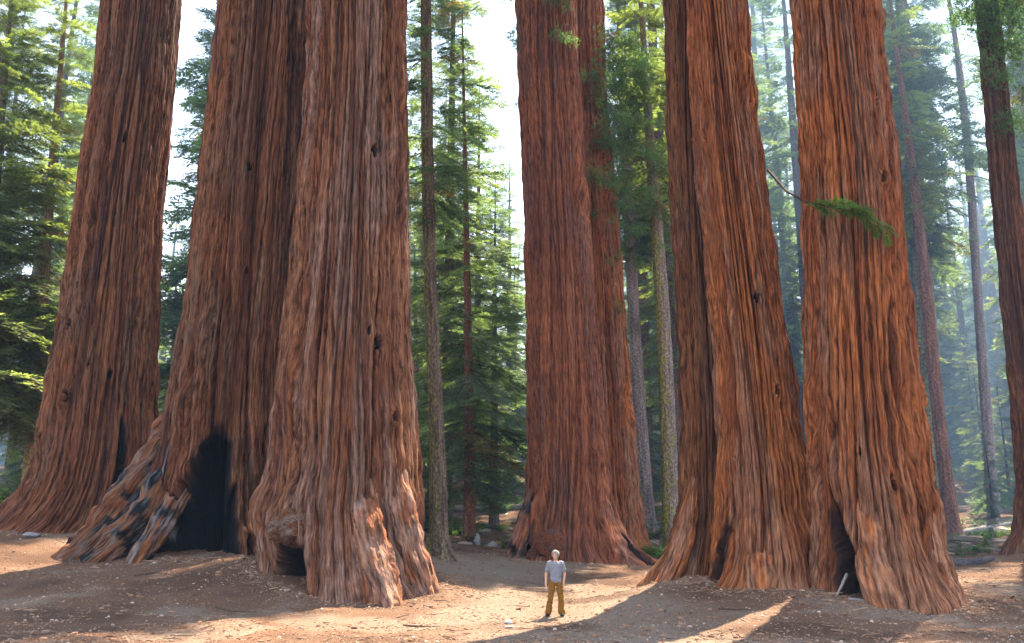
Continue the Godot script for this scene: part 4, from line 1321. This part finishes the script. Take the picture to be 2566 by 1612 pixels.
class Field:
	# distances on a grid, joined with a smooth minimum, then meshed as surface nets
	var lo: Vector3
	var n: Vector3i
	var cell: float
	var f := PackedFloat32Array()

	func _init(a: Vector3, b: Vector3, c: float) -> void:
		lo = a
		cell = c
		n = Vector3i(((b - a) / c).ceil()) + Vector3i.ONE
		f.resize(n.x * n.y * n.z)
		f.fill(1.0)

	func bone(a: Vector3, b: Vector3, ra: float, rb: float, k: float, squash := Vector3.ONE) -> void:
		var big := maxf(ra, rb) * maxf(squash.x, maxf(squash.y, squash.z)) + 3.0 * cell + k
		var p0 := Vector3i(((a.min(b) - Vector3.ONE * big - lo) / cell).floor()).clamp(Vector3i.ZERO, n - Vector3i.ONE)
		var p1 := Vector3i(((a.max(b) + Vector3.ONE * big - lo) / cell).ceil()).clamp(Vector3i.ZERO, n - Vector3i.ONE)
		var inv := Vector3.ONE / squash
		var ab := (b - a) * inv
		var l2 := maxf(ab.length_squared(), 1e-8)
		for z in range(p0.z, p1.z + 1):
			for y in range(p0.y, p1.y + 1):
				var i := (z * n.y + y) * n.x + p0.x
				for x in range(p0.x, p1.x + 1):
					var p := (lo + Vector3(x, y, z) * cell - a) * inv
					var t := clampf(p.dot(ab) / l2, 0.0, 1.0)
					var d := (p - ab * t).length() - lerpf(ra, rb, t)
					var o := f[i]
					if k > 0.0:
						var h := maxf(k - absf(o - d), 0.0) / k
						f[i] = minf(o, d) - h * h * k * 0.25
					else:
						f[i] = minf(o, d)
					i += 1

	func carve(a: Vector3, r: float) -> void:
		for z in n.z:
			for y in n.y:
				for x in n.x:
					var i := (z * n.y + y) * n.x + x
					f[i] = maxf(f[i], r - (lo + Vector3(x, y, z) * cell - a).length())

	func cut_below(h: float, tilt := 0.0) -> void:
		for z in n.z:
			for y in n.y:
				for x in n.x:
					var p := lo + Vector3(x, y, z) * cell
					var i := (z * n.y + y) * n.x + x
					f[i] = maxf(f[i], h + tilt * p.z - p.y)

	func mesh(pos: PackedVector3Array, idx: PackedInt32Array) -> void:
		var at := {}
		var step := [1, n.x, n.x * n.y]
		for z in n.z - 1:
			for y in n.y - 1:
				for x in n.x - 1:
					var i := (z * n.y + y) * n.x + x
					var inside := 0
					var sum := Vector3.ZERO
					var hits := 0
					for c in 8:
						var j: int = i + (c & 1) + ((c >> 1) & 1) * step[1] + (c >> 2) * step[2]
						if f[j] < 0.0:
							inside += 1
					if inside == 0 or inside == 8:
						continue
					for c in 8:
						var pc := Vector3(c & 1, (c >> 1) & 1, c >> 2)
						var j: int = i + (c & 1) + ((c >> 1) & 1) * step[1] + (c >> 2) * step[2]
						for e in 3:
							if (c >> e) & 1:
								continue
							var g: float = f[j + step[e]]
							if (f[j] < 0.0) != (g < 0.0):
								var t: float = f[j] / (f[j] - g)
								var q := pc
								q[e] += t
								sum += q
								hits += 1
					at[i] = pos.size()
					pos.append(lo + (Vector3(x, y, z) + sum / hits) * cell)
		for i in at:
			var x: int = i % n.x
			var y: int = (i / n.x) % n.y
			var z: int = i / (n.x * n.y)
			var co := [x, y, z]
			for e in 3:
				var u: int = (e + 1) % 3
				var v: int = (e + 2) % 3
				if co[u] == 0 or co[v] == 0:
					continue
				var g: float = f[i + step[e]]
				if (f[i] < 0.0) == (g < 0.0):
					continue
				var a: int = at.get(i, -1)
				var b: int = at.get(i - step[u], -1)
				var c: int = at.get(i - step[u] - step[v], -1)
				var d: int = at.get(i - step[v], -1)
				if a < 0 or b < 0 or c < 0 or d < 0:
					continue
				if f[i] < 0.0:
					idx.append_array(PackedInt32Array([a, c, b, a, d, c]))
				else:
					idx.append_array(PackedInt32Array([a, b, c, a, c, d]))


func net_mesh(fields: Array, colour: Color, spots: Array = [], folds := 0.0) -> ArrayMesh:
	var pos := PackedVector3Array()
	var idx := PackedInt32Array()
	for f in fields:
		f.mesh(pos, idx)
	var nor := PackedVector3Array()
	nor.resize(pos.size())
	for i in range(0, idx.size(), 3):
		var m := (pos[idx[i + 2]] - pos[idx[i]]).cross(pos[idx[i + 1]] - pos[idx[i]])
		for k in 3:
			nor[idx[i + k]] += m
	var col := PackedColorArray()
	if folds > 0.0:
		# creases of loose cloth
		for i in pos.size():
			var q := pos[i]
			var n: float = nz.furrow.get_noise_3d(q.x * 7.0 + q.y * 3.0, q.y * 5.0 - q.x * 4.0, q.z * 7.0)
			pos[i] = q + nor[i].normalized() * folds * (0.5 - 2.0 * (1.0 - smoothstep(0.0, 0.3, absf(n))) + 0.6 * n)
		nor.fill(Vector3.ZERO)
		for i in range(0, idx.size(), 3):
			var m := (pos[idx[i + 2]] - pos[idx[i]]).cross(pos[idx[i + 1]] - pos[idx[i]])
			for k in 3:
				nor[idx[i + k]] += m
	for i in pos.size():
		nor[i] = nor[i].normalized()
		var c := colour
		for s in spots:
			if pos[i].distance_to(s[0]) < s[1]:
				c = s[2]
		col.append(c)
	var a := []
	a.resize(Mesh.ARRAY_MAX)
	a[Mesh.ARRAY_VERTEX] = pos
	a[Mesh.ARRAY_NORMAL] = nor
	a[Mesh.ARRAY_COLOR] = col
	a[Mesh.ARRAY_INDEX] = idx
	var m := ArrayMesh.new()
	m.add_surface_from_arrays(Mesh.PRIMITIVE_TRIANGLES, a)
	return m


func build_person() -> void:
	var x := 1.12
	var z := -24.8
	var o := thing("person", "person in grey t-shirt and ochre trousers standing on the path", "person", Vector3(x, soil(x, z), z))
	o.scale = Vector3.ONE * 0.915
	# joints; the figure faces the camera (+z), image left is -x
	var hip_l := Vector3(-0.095, 0.92, 0.0)
	var hip_r := Vector3(0.095, 0.92, 0.0)
	var knee_l := Vector3(-0.150, 0.50, 0.03)
	var knee_r := Vector3(0.135, 0.50, 0.05)
	var ank_l := Vector3(-0.215, 0.09, -0.03)
	var ank_r := Vector3(0.150, 0.09, 0.04)
	var sh_l := Vector3(-0.185, 1.41, -0.01)
	var sh_r := Vector3(0.185, 1.41, -0.01)
	var el_l := Vector3(-0.265, 1.12, -0.05)
	var el_r := Vector3(0.245, 1.12, -0.03)
	var wr_l := Vector3(-0.285, 0.88, 0.06)
	var wr_r := Vector3(0.215, 0.875, 0.07)
	var head := Vector3(-0.005, 1.63, 0.02)
	var body := Field.new(Vector3(-0.36, 0.0, -0.2), Vector3(0.36, 1.6, 0.25), 0.013)
	body.bone(Vector3(0, 0.98, 0), Vector3(0, 1.30, 0), 0.115, 0.125, 0.03, Vector3(1.1, 1, 0.8))
	body.bone(Vector3(-0.11, 1.38, 0), Vector3(0.11, 1.38, 0), 0.085, 0.085, 0.05)
	body.bone(Vector3(0, 1.40, -0.01), Vector3(0, 1.56, 0.0), 0.058, 0.052, 0.03)
	for s in [[sh_l, el_l, wr_l], [sh_r, el_r, wr_r]]:
		body.bone(s[0], s[1], 0.052, 0.041, 0.03)
		body.bone(s[1], s[2], 0.041, 0.027, 0.02)
		body.bone(s[2], s[2] + (s[2] - s[1]).normalized() * 0.03, 0.027, 0.027, 0.0)
	for s in [[hip_l, knee_l, ank_l], [hip_r, knee_r, ank_r]]:
		body.bone(s[0], s[1], 0.075, 0.052, 0.03)
		body.bone(s[1], s[2], 0.050, 0.036, 0.02)
	var skull := Field.new(head + Vector3(-0.12, -0.17, -0.13), head + Vector3(0.12, 0.15, 0.15), 0.006)
	# the head, turned a little to image left and tipped up
	var turn := Basis.from_euler(Vector3(-0.12, -0.35, 0.0))
	var hp := func(v: Vector3) -> Vector3: return head + turn * v
	skull.bone(hp.call(Vector3(0, 0.035, -0.02)), hp.call(Vector3(0, 0.03, 0.0)), 0.082, 0.080, 0.0, Vector3(0.93, 1.0, 1.05))
	skull.bone(hp.call(Vector3(0, -0.02, 0.03)), hp.call(Vector3(0, -0.075, 0.045)), 0.060, 0.038, 0.04)
	skull.bone(hp.call(Vector3(0, 0.02, 0.088)), hp.call(Vector3(0, -0.015, 0.104)), 0.009, 0.014, 0.012)
	skull.bone(hp.call(Vector3(-0.03, 0.035, 0.078)), hp.call(Vector3(0.03, 0.035, 0.078)), 0.012, 0.012, 0.02)
	skull.bone(hp.call(Vector3(-0.017, -0.050, 0.083)), hp.call(Vector3(0.017, -0.050, 0.083)), 0.009, 0.009, 0.012)
	for e in [-1.0, 1.0]:
		skull.bone(hp.call(Vector3(e * 0.078, 0.022, -0.012)), hp.call(Vector3(e * 0.076, -0.018, -0.006)), 0.012, 0.009, 0.006)
	skull.bone(head + Vector3(0, -0.05, -0.015), Vector3(0, 1.47, -0.01), 0.054, 0.055, 0.03)
	for e in [-1.0, 1.0]:
		skull.carve(hp.call(Vector3(e * 0.031, 0.014, 0.102)), 0.017)
	var hands: Array = []
	for s in [[wr_l, -1.0], [wr_r, 1.0]]:
		var w: Vector3 = s[0]
		var e: float = s[1]
		var g := Field.new(w + Vector3(-0.075, -0.20, -0.07), w + Vector3(0.075, 0.03, 0.09), 0.004)
		# palm faces the thigh; fingers hang, slightly curled, thumb forward
		g.bone(w, w + Vector3(0, -0.035, 0.005), 0.026, 0.024, 0.0)
		for q in 4:
			g.bone(w + Vector3(0, -0.03, 0.0), w + Vector3(e * 0.004, -0.085, 0.034 - q * 0.020), 0.016, 0.0125, 0.015, Vector3(0.85, 1, 1))
		var lens_q := [0.070, 0.078, 0.072, 0.056]
		for q in 4:
			var k0 := w + Vector3(e * 0.004, -0.085, 0.034 - q * 0.020)
			var l: float = lens_q[q]
			var k1 := k0 + Vector3(-e * 0.006, -l * 0.48, 0.004 - q * 0.002)
			var k2 := k1 + Vector3(-e * 0.016, -l * 0.32, 0.003)
			var k3 := k2 + Vector3(-e * 0.016, -l * 0.16, 0.002)
			g.bone(k0, k1, 0.0095, 0.0088, 0.003)
			g.bone(k1, k2, 0.0088, 0.0082, 0.003)
			g.bone(k2, k3, 0.0082, 0.0072, 0.003)
		g.bone(w + Vector3(0, -0.03, 0.018), w + Vector3(-e * 0.012, -0.062, 0.048), 0.013, 0.0115, 0.006)
		g.bone(w + Vector3(-e * 0.012, -0.062, 0.048), w + Vector3(-e * 0.018, -0.100, 0.056), 0.0108, 0.009, 0.003)
		hands.append(g)
	var skin_c := lin(0.42, 0.22, 0.14)
	var dark := lin(0.03, 0.02, 0.018)
	var eyes: Array = []
	for e in [-1.0, 1.0]:
		eyes.append([hp.call(Vector3(e * 0.031, 0.012, 0.082)), 0.010, dark])
	eyes.append([hp.call(Vector3(0, -0.050, 0.094)), 0.008, lin(0.30, 0.11, 0.09)])
	var skin := part("body", net_mesh([body, skull] + hands, skin_c, eyes), M.skin, o)
	skin.set_meta("label", "body with bare arms and face turned aside")
	var hair := Field.new(head + Vector3(-0.15, -0.10, -0.16), head + Vector3(0.15, 0.18, 0.14), 0.007)
	hair.bone(hp.call(Vector3(0, 0.052, -0.030)), hp.call(Vector3(0, 0.060, 0.010)), 0.100, 0.094, 0.0, Vector3(1.05, 1, 1))
	hair.bone(hp.call(Vector3(0, -0.01, -0.055)), hp.call(Vector3(0, 0.04, -0.05)), 0.072, 0.09, 0.03)
	for e in [-1.0, 1.0]:
		hair.bone(hp.call(Vector3(e * 0.075, 0.04, 0.02)), hp.call(Vector3(e * 0.075, -0.01, -0.02)), 0.03, 0.028, 0.03)
	hair.carve(hp.call(Vector3(0, -0.035, 0.125)), 0.098)
	part("hair", net_mesh([hair], lin(0.27, 0.23, 0.19)), M.cloth, o).set_meta("label", "short grey hair catching the sun")
	var shirt := Field.new(Vector3(-0.34, 0.84, -0.22), Vector3(0.34, 1.52, 0.24), 0.012)
	shirt.bone(Vector3(0, 0.93, 0.0), Vector3(0, 1.30, 0.0), 0.140, 0.150, 0.03, Vector3(1.10, 1, 0.84))
	shirt.bone(Vector3(-0.125, 1.375, -0.005), Vector3(0.125, 1.375, -0.005), 0.098, 0.098, 0.06)
	shirt.bone(sh_l + Vector3(0.02, 0, 0), sh_l.lerp(el_l, 0.62), 0.078, 0.072, 0.04)
	shirt.bone(sh_r - Vector3(0.02, 0, 0), sh_r.lerp(el_r, 0.62), 0.078, 0.072, 0.04)
	shirt.bone(Vector3(-0.1, 1.0, 0.08), Vector3(0.11, 0.94, 0.09), 0.03, 0.03, 0.05)
	shirt.bone(Vector3(0.1, 1.12, 0.08), Vector3(0.03, 1.05, 0.10), 0.025, 0.025, 0.05)
	shirt.cut_below(0.895)
	shirt.carve(Vector3(0, 1.515, 0.02), 0.082)
	part("shirt", net_mesh([shirt], lin(0.21, 0.20, 0.215), [], 0.007), M.cloth, o).set_meta("label", "grey short-sleeved t-shirt")
	var legs := Field.new(Vector3(-0.30, 0.0, -0.2), Vector3(0.27, 1.04, 0.22), 0.012)
	legs.bone(Vector3(-0.06, 0.93, 0), Vector3(0.06, 0.93, 0), 0.115, 0.115, 0.03, Vector3(1, 1, 0.95))
	for s in [[hip_l, knee_l, ank_l], [hip_r, knee_r, ank_r]]:
		legs.bone(s[0] + Vector3(0, -0.05, 0), s[1], 0.098, 0.076, 0.03)
		legs.bone(s[1], s[2] + Vector3(0, -0.02, 0.01), 0.074, 0.088, 0.02)
		legs.bone(s[1] + Vector3(0.02, -0.05, 0.05), s[1] + Vector3(-0.04, -0.1, 0.045), 0.03, 0.03, 0.04)
		legs.bone(s[2] + Vector3(-0.05, 0.07, 0.03), s[2] + Vector3(0.05, 0.05, 0.045), 0.045, 0.045, 0.03)
	legs.cut_below(0.045)
	part("trousers", net_mesh([legs], lin(0.20, 0.092, 0.018), [], 0.010), M.cloth, o).set_meta("label", "loose ochre-brown trousers")
	for s in [[ank_l, -0.25], [ank_r, 0.12]]:
		var shoe := Field.new(s[0] + Vector3(-0.13, -0.11, -0.12), s[0] + Vector3(0.13, 0.05, 0.26), 0.01)
		var a: Vector3 = s[0]
		var toe := a + Vector3(s[1] * 0.2, -0.055, 0.155)
		shoe.bone(a + Vector3(0, -0.045, -0.02), toe, 0.047, 0.042, 0.0, Vector3(1.05, 1, 1))
		shoe.bone(a + Vector3(0, -0.005, -0.01), a + Vector3(0, -0.05, 0.03), 0.044, 0.045, 0.03)
		shoe.cut_below(-0.005)
		part("shoe", net_mesh([shoe], lin(0.018, 0.016, 0.016)), M.skin, o)
